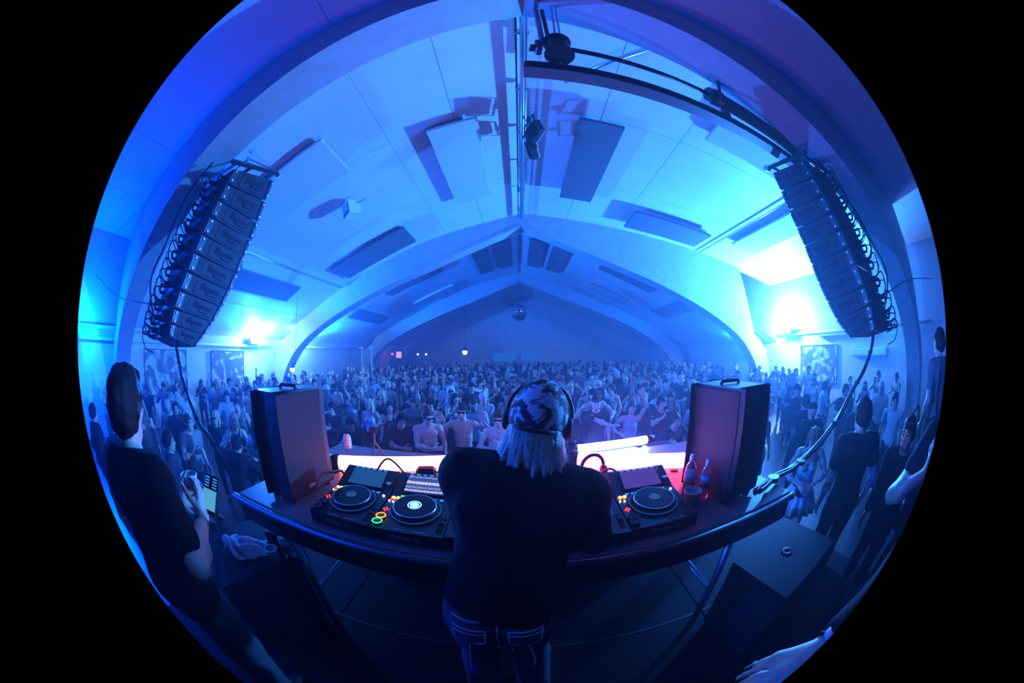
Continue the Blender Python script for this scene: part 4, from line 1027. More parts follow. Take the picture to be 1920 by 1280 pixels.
def figure(h=1.75, sex='m', lean=0.0, twist=0.0, side=0.0, head=(0, 0), armL=None, armR=None, legs=None, bulk=1.0, curl=(0.35, 0.35), knees=0.0, hands=True, face=True, fine=False):
    """returns dict of Sdf groups for a standing body facing +Y, feet at z=0, already scaled to height h.
    armX = (wrist target, elbow hint, hand dir, palm normal) in 1.75 m body space."""
    b = bulk * (1.0 if sex == 'm' else 0.92); sw = 0.195 if sex == 'm' else 0.168
    up = Sdf(0.035); yv = V3(0, 1, 0)
    up.cap((0, 0, 1.06), (0, 0.005, 1.18), 0.130 * b, 0.135 * b, (yv, 0.72))
    up.cap((0, 0.005, 1.20), (0, 0.0, 1.34), (0.150 if sex == 'm' else 0.135) * b, 0.152 * b, (yv, 0.70), k=0.05)
    if sex == 'f':
        for q in (-1, 1): up.ell((q * 0.068, 0.088, 1.275), (0.058, 0.052, 0.055), k=0.03)
    else:
        for q in (-1, 1): up.ell((q * 0.078, 0.070, 1.345), (0.090, 0.028, 0.060), k=0.045)
    for q in (-1, 1):
        up.cap((q * 0.03, -0.015, 1.47), (q * (sw - 0.025), -0.005, 1.425), 0.046, 0.050 * b, k=0.04)
        up.ell((q * 0.09, -0.055, 1.36), (0.085, 0.055, 0.10), k=0.04)
    nU = len(up.p)
    up.cap((0, -0.012, 1.42), (0, 0.012, 1.56), 0.060 * (1 if sex == 'm' else .88), 0.052 * (1 if sex == 'm' else .86), k=0.03)
    # rotation of the upper body about the pelvis
    Ru = rotm('Z', twist) @ rotm('X', -lean) @ rotm('Y', side); piv = V3(0, 0, 0.98)
    up.xf(Ru, piv)
    TU = lambda p: Ru @ (V3(p) - piv) + piv
    hd = Sdf(0.018)
    hd.ell((0, -0.008, 1.658), (0.076, 0.096, 0.094)); hd.ell((0, 0.028, 1.60), (0.063, 0.070, 0.085), k=0.03)
    hd.cap((-0.022, 0.062, 1.545), (0.022, 0.062, 1.545), 0.030, 0.030, k=0.03)
    if face:
        hd.cap((0, 0.093, 1.642), (0, 0.112, 1.604), 0.010, 0.0145, k=0.012); hd.cap((-0.011, 0.103, 1.600), (0.011, 0.103, 1.600), 0.009, 0.009, k=0.010)
        hd.cap((-0.045, 0.078, 1.665), (0.045, 0.078, 1.665), 0.014, 0.014, k=0.015)
        for q in (-1, 1):
            hd.ell((q * 0.032, 0.102, 1.642), (0.019, 0.016, 0.012), k=0.012, sub=True)
            hd.ell((q * 0.032, 0.083, 1.641), (0.0125, 0.0125, 0.0105), k=0.004)
            hd.ell((q * 0.079, -0.004, 1.628), (0.010, 0.022, 0.033), rotm('Z', -q * 0.35), k=0.01)
            hd.ell((q * 0.045, 0.068, 1.612), (0.022, 0.02, 0.02), k=0.02)
        hd.cap((-0.020, 0.092, 1.572), (0.020, 0.092, 1.572), 0.0085, 0.0085, k=0.008); hd.cap((-0.016, 0.091, 1.560), (0.016, 0.091, 1.560), 0.0085, 0.0085, k=0.008)
        hd.cap((-0.024, 0.106, 1.5665), (0.024, 0.106, 1.5665), 0.0035, 0.0035, k=0.004, sub=True)
    Rh = Ru @ rotm('Z', head[1]) @ rotm('X', -head[0] + 0); np_ = TU((0, 0.0, 1.52))
    nh = len(hd.p)
    for i in range(nh): pass
    piv2 = V3(0, 0.0, 1.52)
    hd.xf(Rh, piv2, np_ - piv2)
    HM = (Rh, np_ - Rh @ piv2)            # head matrix: p -> Rh p + t
    lw = Sdf(0.035)
    hipw = 0.092 if sex == 'm' else 0.098
    lw.cap((0, 0, 0.99), (0, 0, 1.06), 0.142 * b, 0.132 * b, (yv, 0.74)); lw.cap((-0.06, -0.015, 0.93), (0.06, -0.015, 0.93), 0.105 * b, 0.105 * b, k=0.05)
    for q in (-1, 1): lw.ell((q * 0.075, -0.065, 0.915), (0.082, 0.075, 0.085), k=0.03)
    J = {}
    for q, nm in ((-1, 'L'), (1, 'R')):
        hip = V3(q * hipw, 0, 0.92); foot = V3(q * 0.11, 0.0, 0.075)
        if legs and nm in legs: foot = V3(legs[nm])
        kn, foot = ik(hip, foot, 0.43, 0.42, (q * 0.08, 1, 0)); J['knee' + nm] = kn; J['foot' + nm] = foot
        lw.cap(hip, kn, 0.088 * b, 0.058 * b, k=0.04); lw.ell(hip + (kn - hip) * 0.3, (0.085 * b, 0.088 * b, 0.13), k=0.04)
        lw.cap(kn, foot, 0.056 * b, 0.040 * b, k=0.03); lw.ell(kn + (foot - kn) * 0.3 + V3(0, -0.02, 0), (0.050 * b, 0.052 * b, 0.10), k=0.03)
    ft = Sdf(0.02)
    for nm in 'LR':
        f = J['foot' + nm]; q = -1 if nm == 'L' else 1
        ft.cap(f + V3(0, -0.03, -0.035), f + V3(q * 0.015, 0.06, -0.04), 0.040, 0.036, k=0.02); ft.cap(f + V3(q * 0.015, 0.06, -0.04), f + V3(q * 0.025, 0.15, -0.05), 0.038, 0.028, k=0.02)
    arm = Sdf(0.025); hn = Sdf(0.01); AR = {}
    for q, nm, spec, cu in ((-1, 'L', armL, curl[0]), (1, 'R', armR, curl[1])):
        S = TU((q * sw, -0.005, 1.42))
        if spec is None: spec = (TU((q * 0.27, 0.04, 0.90)), (q * 0.4, -1, 0), None, None)
        T, hint, hdv, pn = spec
        E, T = ik(S, T, 0.30, 0.265, hint)
        arm.ell(S + V3(0, 0, -0.01), V3(0.062, 0.062, 0.066) * b, k=0.03)
        arm.cap(S, E, 0.050 * b, 0.038 * b); arm.ell(S + (E - S) * 0.5, V3(0.048, 0.048, 0.075) * b, k=0.03)
        arm.cap(E, T, 0.040 * b, 0.026 * b); arm.ell(E + (T - E) * 0.3, V3(0.043, 0.043, 0.06) * b, k=0.03)
        AR[nm] = (S, E, T)
        hdv = (T - E) if hdv is None else V3(hdv); pn = V3(-q, 0.2, 0) if pn is None else V3(pn)
        if hands: add_hand(hn, T, hdv, pn, q * 1.0, cu, fr=0.0098 if fine else 0.0112)
    sc_ = h / 1.75
    return dict(up=up, head=hd, low=lw, feet=ft, arm=arm, hand=hn, HM=HM, AR=AR, J=J, s=sc_, TU=TU, Ru=Ru, sw=sw, b=b)
def merge(k, *gs):
    o = Sdf(k)
    for g in gs: o.p += g.p
    return o
def scaled(me, s):
    if abs(s - 1) > 1e-6:
        co = np.empty(len(me.vertices) * 3, np.float32); me.vertices.foreach_get('co', co); me.vertices.foreach_set('co', co * s); me.update()
    return me
def body_mesh(fg, hres=0.014, name='body', parts=('low', 'feet', 'up', 'head', 'arm', 'hand')):
    return scaled(merge(0.03, *[fg[p] for p in parts]).mesh(hres, name), fg['s'])
def shirt_mesh(fg, g=0.012, sleeve=0.55, hem=0.90, hres=0.014, name='shirt', neck=1.455, loose=0.0, hemcut=None, tank=False):
    o = Sdf(0.03); ups = [q for q in fg['up'].p][:-1]
    o.p += fg['up'].grow(g + loose, ups).p
    lows = [q for q in fg['low'].p[:2]]
    if hem < 1.0: o.p += fg['low'].grow(g + loose * 1.3, lows).p
    if sleeve > 0:
        for nm in 'LR':
            S, E, T = fg['AR'][nm]; b = fg['b']
            if sleeve <= 1:
                e = S + (E - S) * sleeve; o.cap(S, e, 0.060 * b + g, 0.052 * b + g, k=0.03); o.ell(S + V3(0, 0, -0.01), V3(0.062, 0.062, 0.066) * b + g)
            else:
                e = E + (T - E) * (sleeve - 1); o.cap(S, E, 0.058 * b + g, 0.050 * b + g, k=0.03); o.cap(E, e, 0.050 * b + g, 0.038 * b + g, k=0.02); o.ell(S + V3(0, 0, -0.01), V3(0.062, 0.062, 0.066) * b + g)
    o.cut(*(hemcut or ((0, 0, -1), -hem)))
    nrm = fg['Ru'] @ V3(0, 0.10, 1.0); o.cut(nrm, float(nrm @ fg['TU']((0, 0, 1.515))))
    if tank:   # deep neckline and wide arm holes leave two shoulder straps
        o.ell(fg['TU']((0, 0.05, 1.50)), (0.075, 0.15, 0.15), fg['Ru'], k=0.01, sub=True)
        for nm in 'LR': o.ell(fg['AR'][nm][0] + fg['Ru'] @ V3(0.012 if nm == 'R' else -0.012, 0, 0.0), (0.078, 0.13, 0.12), fg['Ru'], k=0.01, sub=True)
    else: o.ell(fg['TU']((0, 0.02, neck + 0.055)), (0.088, 0.092, 0.058), fg['Ru'], k=0.008, sub=True)
    return scaled(o.mesh(hres, name), fg['s'])
def pants_mesh(fg, g=0.012, hres=0.014, length=1.0, name='trousers', top=1.03, flare=0.0):
    o = Sdf(0.03); o.p += fg['low'].grow(g).p
    if flare:
        for nm in 'LR': o.cap(fg['J']['knee' + nm], fg['J']['foot' + nm], 0.062 + g, 0.052 + g + flare, k=0.03)
    o.cut((0, 0, 1), top)
    if length < 1.0: o.cut((0, 0, -1), -(0.92 * (1 - length)))
    else: o.cut((0, 0, -1), -0.045)
    return scaled(o.mesh(hres, name), fg['s'])
def add_shoes(fg, parent, col, hres=0.014):
    for sel in (fg['feet'].p[:2], fg['feet'].p[2:]):
        o = fg['feet'].grow(0.010, sel); o.cut((0, 0, -1), -0.004); setcol(link('shoe', scaled(o.mesh(hres, 'shoe'), fg['s']), cloth_m, parent), col)

# hair and head wear, all in head space (neck pivot kept; head centre near z 1.64)
def wob(a, f):
    return lambda x, y, z: a * (np.sin(f * x + 1.3) * np.sin(f * 1.13 * y) + np.sin(f * 0.9 * z + f * 0.5 * x))
def hair_sdf(style):
    s = Sdf(0.02); d = None
    if style in ('short', 'crop'):
        g = 0.012 if style == 'crop' else 0.022
        s.ell((0, -0.012, 1.668), (0.079 + g * .6, 0.098 + g * .5, 0.094 + g)); s.ell((0, -0.03, 1.63), (0.078 + g * .5, 0.085 + g * .4, 0.08))
        s.ell((0, 0.10, 1.60), (0.062, 0.085, 0.082), k=0.015, sub=True); s.cut((0, 0.45, -1), -1.572)
        d = wob(0.004, 70)
    elif style == 'quiff':
        s.ell((0, -0.014, 1.680), (0.096, 0.118, 0.112)); s.ell((0, 0.055, 1.745), (0.075, 0.06, 0.04)); s.ell((0, -0.04, 1.625), (0.086, 0.092, 0.095))
        s.ell((0, 0.105, 1.60), (0.062, 0.085, 0.085), k=0.015, sub=True); s.cut((0, 0.5, -1), -1.555); d = wob(0.0028, 95)
    elif style == 'curly':
        s.ell((0, -0.01, 1.69), (0.10, 0.115, 0.105)); s.ell((0, -0.03, 1.64), (0.095, 0.10, 0.09)); s.ell((0, 0.12, 1.60), (0.064, 0.09, 0.085), k=0.015, sub=True); s.cut((0, 0.4, -1), -1.56); d = wob(0.009, 110)
    elif style in ('long', 'bob'):
        s.ell((0, -0.012, 1.668), (0.092, 0.11, 0.108)); zl = 1.30 if style == 'long' else 1.46
        for q in (-1, 1): s.cap((q * 0.075, -0.015, 1.64), (q * 0.10, -0.01 if style == 'bob' else 0.03, zl), 0.036, 0.030, (V3(1, 0, 0), 0.7)); s.cap((q * 0.045, -0.07, 1.62), (q * 0.06, -0.10, zl), 0.045, 0.035, (V3(0, 1, 0), 0.6))
        s.cap((0, -0.075, 1.62), (0, -0.10, zl), 0.06, 0.05, (V3(0, 1, 0), 0.5)); s.ell((0, 0.105, 1.60), (0.060, 0.095, 0.085), k=0.012, sub=True); d = lambda x, y, z: 0.005 * np.sin(95 * x + 20 * y) + 0.003 * np.sin(140 * (x + y) + 6 * z)
    elif style == 'bun':
        s.ell((0, -0.012, 1.668), (0.086, 0.106, 0.104)); s.ell((0, -0.05, 1.78), (0.042, 0.042, 0.04)); s.ell((0, 0.105, 1.60), (0.062, 0.09, 0.085), k=0.015, sub=True); s.cut((0, 0.45, -1), -1.575); d = wob(0.004, 90)
    elif style == 'cap':
        s.ell((0, -0.008, 1.675), (0.088, 0.106, 0.100)); s.cut((0, -0.18, -1), -1.665); s.cap((0, 0.09, 1.69), (0, 0.165, 1.675), 0.062, 0.055, (V3(0, 0, 1), 0.12), k=0.01)
    elif style == 'bucket':
        s.ell((0, -0.008, 1.68), (0.092, 0.108, 0.105)); s.cap((0, -0.01, 1.672), (0, -0.01, 1.668), 0.135, 0.145, (V3(0, 0, 1), 0.12), k=0.02); s.cut((0, 0, -1), -1.655)
    elif style == 'hood':
        s.ell((0, -0.015, 1.655), (0.105, 0.12, 0.125)); s.ell((0, -0.03, 1.55), (0.10, 0.10, 0.09)); s.ell((0, 0.12, 1.61), (0.072, 0.11, 0.10), k=0.015, sub=True)
    return s, d
HAIR = {}
def hair_mesh(style, hres=0.010):
    if (style, hres) not in HAIR:
        s, d = hair_sdf(style); HAIR[(style, hres)] = s.mesh(hres, {'cap': 'cap', 'bucket': 'bucket_hat', 'hood': 'hood'}.get(style, 'hair'), d)
    return HAIR[(style, hres)]
def glasses_mesh():
    m = MB()
    for q in (-1, 1):
        m.box((q * 0.034, 0.108, 1.643), (0.056, 0.010, 0.034), rz=-q * 0.15, bev=0.006); m.tube([(q * 0.062, 0.10, 1.65), (q * 0.082, 0.0, 1.645)], 0.004, 5)
    m.box((0, 0.113, 1.65), (0.02, 0.006, 0.008)); return m.mesh('sunglasses')
GLASSES = glasses_mesh()
def beard_mesh():
    s = Sdf(0.015); s.ell((0, 0.045, 1.555), (0.064, 0.060, 0.045)); s.ell((0, 0.10, 1.61), (0.05, 0.05, 0.03), sub=True); s.ell((0, 0.11, 1.566), (0.022, 0.03, 0.01), sub=True, k=0.006); s.ell((0, 0.0, 1.60), (0.055, 0.06, 0.07), sub=True, k=0.005)
    return s.mesh(0.008, 'beard', wob(0.002, 160))
BEARD = beard_mesh()

def _face_bits():
    e = MB().lathe([(0, -.0075), (.0085, -.005), (.0105, 0), (.0085, .005), (0, .0075)], n=10, M=Matrix.Rotation(math.pi / 2, 3, 'X')).mesh('eye', True)
    b = MB().tube([(-.020, -.004, 0), (-.006, .002, .004), (.010, .001, .004), (.020, -.007, -.001)], .0042, 5).mesh('eyebrow', True); return e, b
EYE, BROW = _face_bits()
def add_face(t, fg, hairc):
    R, tt = fg['HM']; M = Matrix([list(R[i]) + [tt[i]] for i in range(3)] + [[0, 0, 0, 1]]); S = Matrix.Scale(fg['s'], 4)
    for q in (-1, 1):
        o = link('eye', EYE, mat('eye_dark', (0.03, 0.02, 0.02), .2), t); o.matrix_local = S @ M @ Matrix.Translation((q * .032, .0945, 1.641))
        o = link('eyebrow', BROW, hair_m, t); o.matrix_local = S @ M @ Matrix.Translation((q * .033, .094, 1.664)) @ Matrix.Scale(q, 4, (1, 0, 0)); setcol(o, hairc)
skin_m = mat('skin', (0.62, 0.42, 0.33), 0.5, objcol=True, noise=0.06, nscale=30)
cloth_m = mat('woven_fabric', (0.2, 0.2, 0.2), 0.85, spec=0.12, objcol=True, noise=0.12, nscale=60, bump=0.15, bscale=180)
hair_m = mat('hair_strands', (0.05, 0.04, 0.03), 0.6, spec=0.2, objcol=True, noise=0.35, nscale=90, bump=0.4, bscale=150)
denim_m = mat('denim_fabric', (0.1, 0.1, 0.1), 0.8, spec=0.12, objcol=True, noise=0.2, nscale=120, bump=0.25, bscale=400)
shade_m = mat('dark_lens', (0.01, 0.01, 0.012), 0.08, spec=0.9)
def setcol(o, c): o.color = (*c, 1); return o
def place_head_item(me, material, parent, fg, name, col=None):
    o = link(name, me, material, parent)
    R, t = fg['HM']; M = Matrix([list(R[i]) + [t[i]] for i in range(3)] + [[0, 0, 0, 1]])
    S = Matrix.Scale(fg['s'], 4)
    o.matrix_local = S @ M
    if col is not None: setcol(o, col)
    return o
SKIN = [(0.70, 0.48, 0.38), (0.62, 0.42, 0.32), (0.55, 0.36, 0.27), (0.40, 0.25, 0.18), (0.75, 0.54, 0.44)]
DARKH = (0.022, 0.017, 0.014); BROWN = (0.07, 0.045, 0.028); BLOND = (0.62, 0.50, 0.30); GREY = (0.3, 0.3, 0.3)
# ================================================================ THE CROWD
POSES = {
 'idle':   dict(sex='m'),
 'phone':  dict(sex='m', armR=((0.10, 0.36, 1.46), (1, -.3, -.8), (0, .2, 1), (-.6, .6, 0)), curl=(.35, .9)),
 'raise':  dict(sex='m', armR=((0.27, 0.12, 1.95), (1, 0, .2), (0.05, .1, 1), (-.3, 1, 0)), side=0.05),
 'chest':  dict(sex='m', armL=((-.09, .27, 1.27), (-1, -.2, -.8), (.6, .4, .4), (.2, -1, 0)), armR=((.10, .28, 1.22), (1, -.2, -.8), (-.6, .4, .4), (-.2, -1, 0)), head=(.15, 0)),
 'cup':    dict(sex='m', armR=((.17, .33, 1.27), (1, -.3, -1), (-.2, .9, .3), (-1, 0, 0)), curl=(.35, 1.0), head=(0, .3)),
 'open':   dict(sex='m', armL=((-.36, .16, 1.52), (-1, -.2, -1), (0, .1, 1), (.4, 1, 0)), armR=((.35, .18, 1.50), (1, -.2, -1), (0, .1, 1), (-.4, 1, 0)), lean=.05),
 'cross':  dict(sex='m', armR=((-.06, .25, 1.12), (1, .0, -.7), (-1, .1, 0), (0, -1, 0)), lean=.10, head=(.2, .5)),
 'sway':   dict(sex='m', lean=.12, side=.10, twist=.25, armL=((-.30, .25, 1.15), (-1, -.5, -.5), None, None), armR=((.26, .30, 1.30), (1, -.3, -.8), None, None), curl=(1.0, 1.0)),
 'out':    dict(sex='m', armR=((-.22, .42, 1.28), (.8, .1, -.7), (-1, .25, .1), (0, 0, -1)), head=(-.1, -.1), curl=(.35, .25)),
 'f_idle': dict(sex='f', head=(0.05, -.3)),
 'f_chest':dict(sex='f', armL=((-.08, .25, 1.22), (-1, -.2, -.8), (.6, .4, .3), (.2, -1, 0)), armR=((.12, .30, 1.36), (1, -.2, -.8), (-.3, .3, .8), (-.6, -.6, 0)), head=(.05, .25)),
 'f_raise':dict(sex='f', armL=((-.24, .14, 1.90), (-1, 0, .2), (0, .1, 1), (.3, 1, 0)), armR=((.24, .30, 1.20), (1, -.3, -.7), None, None), side=-.05),
}
CROWD = {}
def crowd_proto(key):
    if key in CROWD: return CROWD[key]
    fg = figure(1.75, face=True, **POSES[key]); f = POSES[key]['sex'] == 'f'
    CROWD[key] = dict(fg=fg, body=body_mesh(fg, 0.0108), tee=shirt_mesh(fg, 0.013, 0.55, 0.88, 0.0165, 'tee_shirt', loose=0.008),
        tank=shirt_mesh(fg, 0.009, 0, 0.90, 0.0165, 'tank_top', tank=True), jacket=shirt_mesh(fg, 0.02, 1.85, 0.86, 0.018, 'jacket', loose=0.015, neck=1.47) if not f else None,
        pants=pants_mesh(fg, 0.012, 0.018))
    return CROWD[key]
PALE = [(0.62, 0.62, 0.62), (0.72, 0.72, 0.70), (0.5, 0.52, 0.55)]; DARK = [(0.02, 0.02, 0.024), (0.03, 0.03, 0.035), (0.06, 0.05, 0.06), (0.045, 0.05, 0.07)]; MID = [(0.18, 0.17, 0.18), (0.25, 0.20, 0.18)]
phone_scr = emis('phone_screen', (0.5, 0.75, 1.0), 3.0)
def person(x, y, label, pose, top='tee', topc=DARK[0], hair='short', hairc=DARKH, skin=SKIN[1], h=1.75, rz=math.pi, z=0.0, pants=DARK[1], shades=False, beard=False, group='people in the crowd', hat=None, hatc=DARK[0], phone=False):
    pr = crowd_proto(pose); fg = dict(pr['fg']); k = h / 1.75
    t = thing('person', label, 'person', (x, y, z), rz, group); t.scale = (k, k, k)
    o = link('body', pr['body'], skin_m, t); setcol(o, skin)
    if top is not None and pr.get(top) is None: top = 'tee'
    if top is not None: o = link({'tee': 'tee_shirt', 'tank': 'tank_top', 'jacket': 'jacket'}[top], pr[top], cloth_m, t); setcol(o, topc)
    setcol(link('trousers', pr['pants'], cloth_m, t), pants)
    if hair is not None: place_head_item(hair_mesh(hair), hair_m, t, fg, 'hair', hairc)
    if hat is not None: place_head_item(hair_mesh(hat), cloth_m, t, fg, {'cap': 'cap', 'bucket': 'bucket_hat', 'hood': 'hood'}[hat], hatc)
    if shades: place_head_item(GLASSES, shade_m, t, fg, 'sunglasses')
    if beard: place_head_item(BEARD, hair_m, t, fg, 'beard', hairc)
    if phone:
        S, E, T = fg['AR']['R']; me = MB().box((T[0], T[1] + 0.02, T[2] + 0.11), (0.075, 0.010, 0.15), bev=0.003).build('phone', black, t)
        MB().box((T[0], T[1] + 0.014, T[2] + 0.11), (0.068, 0.002, 0.135)).build('phone_screen', phone_scr, me)
    return t
NEAR = []
def near(x, y, *a, **k):
    NEAR.append((x, y)); t = person(x, y, *a, **k)
    if not k.get('shades'): add_face(t, crowd_proto(a[1])['fg'], DARKH)
    return t
PI = math.pi
# -- front row, left of the performer
near(-1.72, 4.84, 'bare-chested man with shaved head looking down, arm across his belly', 'cross', None, hair='crop', hairc=BROWN, skin=SKIN[0], h=1.78, rz=PI + .3, shades=True)
near(-1.16, 5.15, 'bare-chested man in dark sunglasses holding both hands up', 'open', None, hair='short', hairc=DARKH, skin=SKIN[0], h=1.80, rz=PI, shades=True)
near(-0.50, 4.70, 'bare-chested man in sunglasses just left of the performer\'s cap', 'chest', None, hair='quiff', hairc=BROWN, skin=SKIN[0], h=1.78, rz=PI - .1, shades=True)
near(-1.98, 6.05, 'curly-haired man in a pale tank top raising one arm', 'raise', 'tank', PALE[0], 'curly', DARKH, SKIN[2], 1.74, PI - .15)
near(-3.05, 4.55, 'dark-capped person bending low over the left end of the table', 'sway', 'jacket', DARK[0], 'short', DARKH, SKIN[3], 1.62, PI + .5, hat='cap', hatc=(0.02, .02, .03))
near(-2.25, 4.95, 'man in black leaning forward with his arm hanging, left front row', 'cross', 'tee', DARK[0], 'short', DARKH, SKIN[2], 1.66, PI + .2)
near(-3.75, 4.9, 'short-haired man in a dark open jacket beside the left monitor speaker', 'chest', 'jacket', DARK[2], 'short', DARKH, SKIN[1], 1.76, PI + .1)
near(-3.45, 6.0, 'fair-haired woman in pale top right of the left monitor speaker', 'f_idle', 'tank', PALE[1], 'long', BLOND, SKIN[4], 1.68, PI)
near(-2.85, 5.75, 'dark-haired woman holding a hand to her mouth in the front left crowd', 'f_chest', 'tank', DARK[1], 'long', DARKH, SKIN[0], 1.70, PI + .5)
near(-0.15, 5.9, 'man in a white cap with hands raised behind the performer\'s cap', 'open', 'tee', PALE[0], None, DARKH, SKIN[1], 1.76, PI, hat='cap', hatc=PALE[0])
# -- front row, right of the performer
near(1.28, 5.6, 'pale-lit man in a black cap and tee with his forearm held out', 'out', 'tee', DARK[0], None, DARKH, SKIN[4], 1.82, PI, hat='cap', hatc=DARK[0])
near(1.95, 5.5, 'woman with a raised arm in the blue glow right of the capped man', 'f_raise', 'tank', PALE[2], 'long', BROWN, SKIN[0], 1.70, PI - .2)
near(2.55, 5.3, 'man lifting a phone in the violet haze near the right monitor speaker', 'phone', 'tee', DARK[2], 'short', DARKH, SKIN[1], 1.78, PI, phone=True)
near(2.3, 4.3, 'dark-clad dancer deep in the violet haze by the right monitor speaker', 'sway', 'tee', DARK[3], 'short', BROWN, SKIN[1], 1.70, PI)
near(3.25, 5.0, 'man in a pale shirt half hidden by the right monitor speaker', 'idle', 'tee', PALE[2], 'short', BROWN, SKIN[1], 1.80, PI)
# -- left group
near(-5.03, 2.10, 'bald-shaven man in a dark vest over a white tee by the hanging cable', 'cup', 'tee', (0.30, 0.30, 0.32), 'crop', BROWN, SKIN[1], 1.76, -PI * .45)
near(-5.45, 3.0, 'woman with long fair hair and dark glasses in the left crowd', 'f_idle', 'tee', DARK[1], 'long', BLOND, SKIN[4], 1.66, PI + .9, shades=True)
near(-4.78, 3.04, 'woman with loose light hair and dark camisole, facing us, left crowd', 'f_chest', 'tank', DARK[0], 'long', (0.42, .32, .2), SKIN[4], 1.70, PI + .8)
near(-5.6, 3.75, 'young man in a grey tank top looking over the left crowd', 'idle', 'tank', (0.22, .22, .18), 'quiff', BROWN, SKIN[0], 1.80, PI + .6)
near(-7.9, 3.4, 'bearded man in a white tee under the left wall print', 'idle', 'tee', PALE[1], 'crop', DARKH, SKIN[1], 1.80, PI + 1.1, beard=True)
near(-4.2, 3.15, 'woman with long brown hair seen from behind next to the left speaker', 'f_idle', 'tank', PALE[0], 'long', BROWN, SKIN[0], 1.68, .4)
near(-3.9, 2.35, 'dark-haired person seen from behind, low beside the left end of the table', 'sway', 'jacket', DARK[0], 'curly', DARKH, SKIN[1], 1.60, .2)
near(-4.3, 1.35, 'person in a dark striped jacket just behind the man with the phone', 'idle', 'jacket', DARK[3], 'short', DARKH, SKIN[1], 1.74, -.6)
near(-6.4, 0.1, 'dark-haired figure at the far left edge behind the man with the phone', 'idle', 'jacket', DARK[0], 'short', DARKH, SKIN[1], 1.86, .3)
near(-6.4, 2.4, 'man in a hooded top further left of the hanging cable', 'idle', 'jacket', DARK[2], None, DARKH, SKIN[1], 1.76, PI + 1.3, hat='hood', hatc=DARK[2])
near(-6.9, 4.3, 'man in a pale tee with a headband look in the left crowd', 'cup', 'tee', PALE[2], 'short', BROWN, SKIN[0], 1.78, PI + .8)
near(-6.3, 5.2, 'woman with a bun looking up in the left crowd', 'f_idle', 'tank', DARK[1], 'bun', BROWN, SKIN[4], 1.70, PI + .6)
# -- right group
near(2.62, 1.02, 'broad man in a black tee seen from behind, right of the stage', 'idle', 'tee', DARK[0], 'short', DARKH, SKIN[0], 1.86, -.75, z=.36)
near(2.75, 0.42, 'man in dark clothes seen in profile at the right edge of the crowd', 'idle', 'jacket', DARK[0], 'short', DARKH, SKIN[2], 1.74, PI * .42, z=.36)
near(5.9, 0.75, 'woman in a white crop top with dark hair at the far right', 'f_idle', 'tank', PALE[1], 'long', DARKH, SKIN[2], 1.68, PI * .7)
near(7.6, 2.3, 'man in a white hat and pale shirt on the right', 'idle', 'tee', PALE[0], None, BROWN, SKIN[1], 1.80, PI * .6, hat='bucket', hatc=PALE[0])
near(6.2, 1.45, 'dark-haired man with white collar on the right, facing left', 'idle', 'tee', PALE[1], 'quiff', DARKH, SKIN[1], 1.78, PI * .6)
near(4.85, 3.3, 'man in dark tee and jeans standing behind the woman in the dress', 'idle', 'tee', DARK[3], 'short', DARKH, SKIN[1], 1.80, -.3)
near(5.9, 4.3, 'tall silhouette with a flat-topped hat on the right', 'idle', 'jacket', DARK[2], None, DARKH, SKIN[1], 1.82, PI + .2, hat='bucket', hatc=DARK[1])
near(4.2, 4.5, 'woman with arms lifted in the blue haze right of the speaker', 'f_raise', 'tank', MID[0], 'long', BROWN, SKIN[0], 1.68, PI + .2)
near(7.3, 4.2, 'man in a pale tee under the right wall unit', 'cup', 'tee', PALE[2], 'short', BROWN, SKIN[1], 1.76, PI + .4)
near(6.5, 6.0, 'woman with long hair taking a picture on the right', 'f_chest', 'tee', MID[1], 'long', BROWN, SKIN[0], 1.66, PI)

near(4.3, 2.75, 'man in black with a dark cap, seen from behind the woman in the dress', 'idle', 'jacket', DARK[0], None, DARKH, SKIN[1], 1.80, -.4, hat='cap', hatc=DARK[0])
near(3.95, 3.75, 'dark-haired woman in a black top between the speaker and the cable', 'f_idle', 'tee', DARK[0], 'long', DARKH, SKIN[1], 1.66, PI - .4)
near(5.3, 2.1, 'man in a dark jacket behind the broad man in black', 'idle', 'jacket', DARK[1], 'curly', DARKH, SKIN[2], 1.80, PI - .9)
near(6.6, 3.1, 'bearded man in a dark tee half lit near the right wall', 'cup', 'tee', DARK[3], 'short', DARKH, SKIN[1], 1.82, PI - .7, beard=True)
near(5.2, 5.3, 'capped man in a dark tee swaying in the right haze', 'sway', 'tee', DARK[2], None, DARKH, SKIN[1], 1.80, PI - .3, hat='cap', hatc=DARK[1])
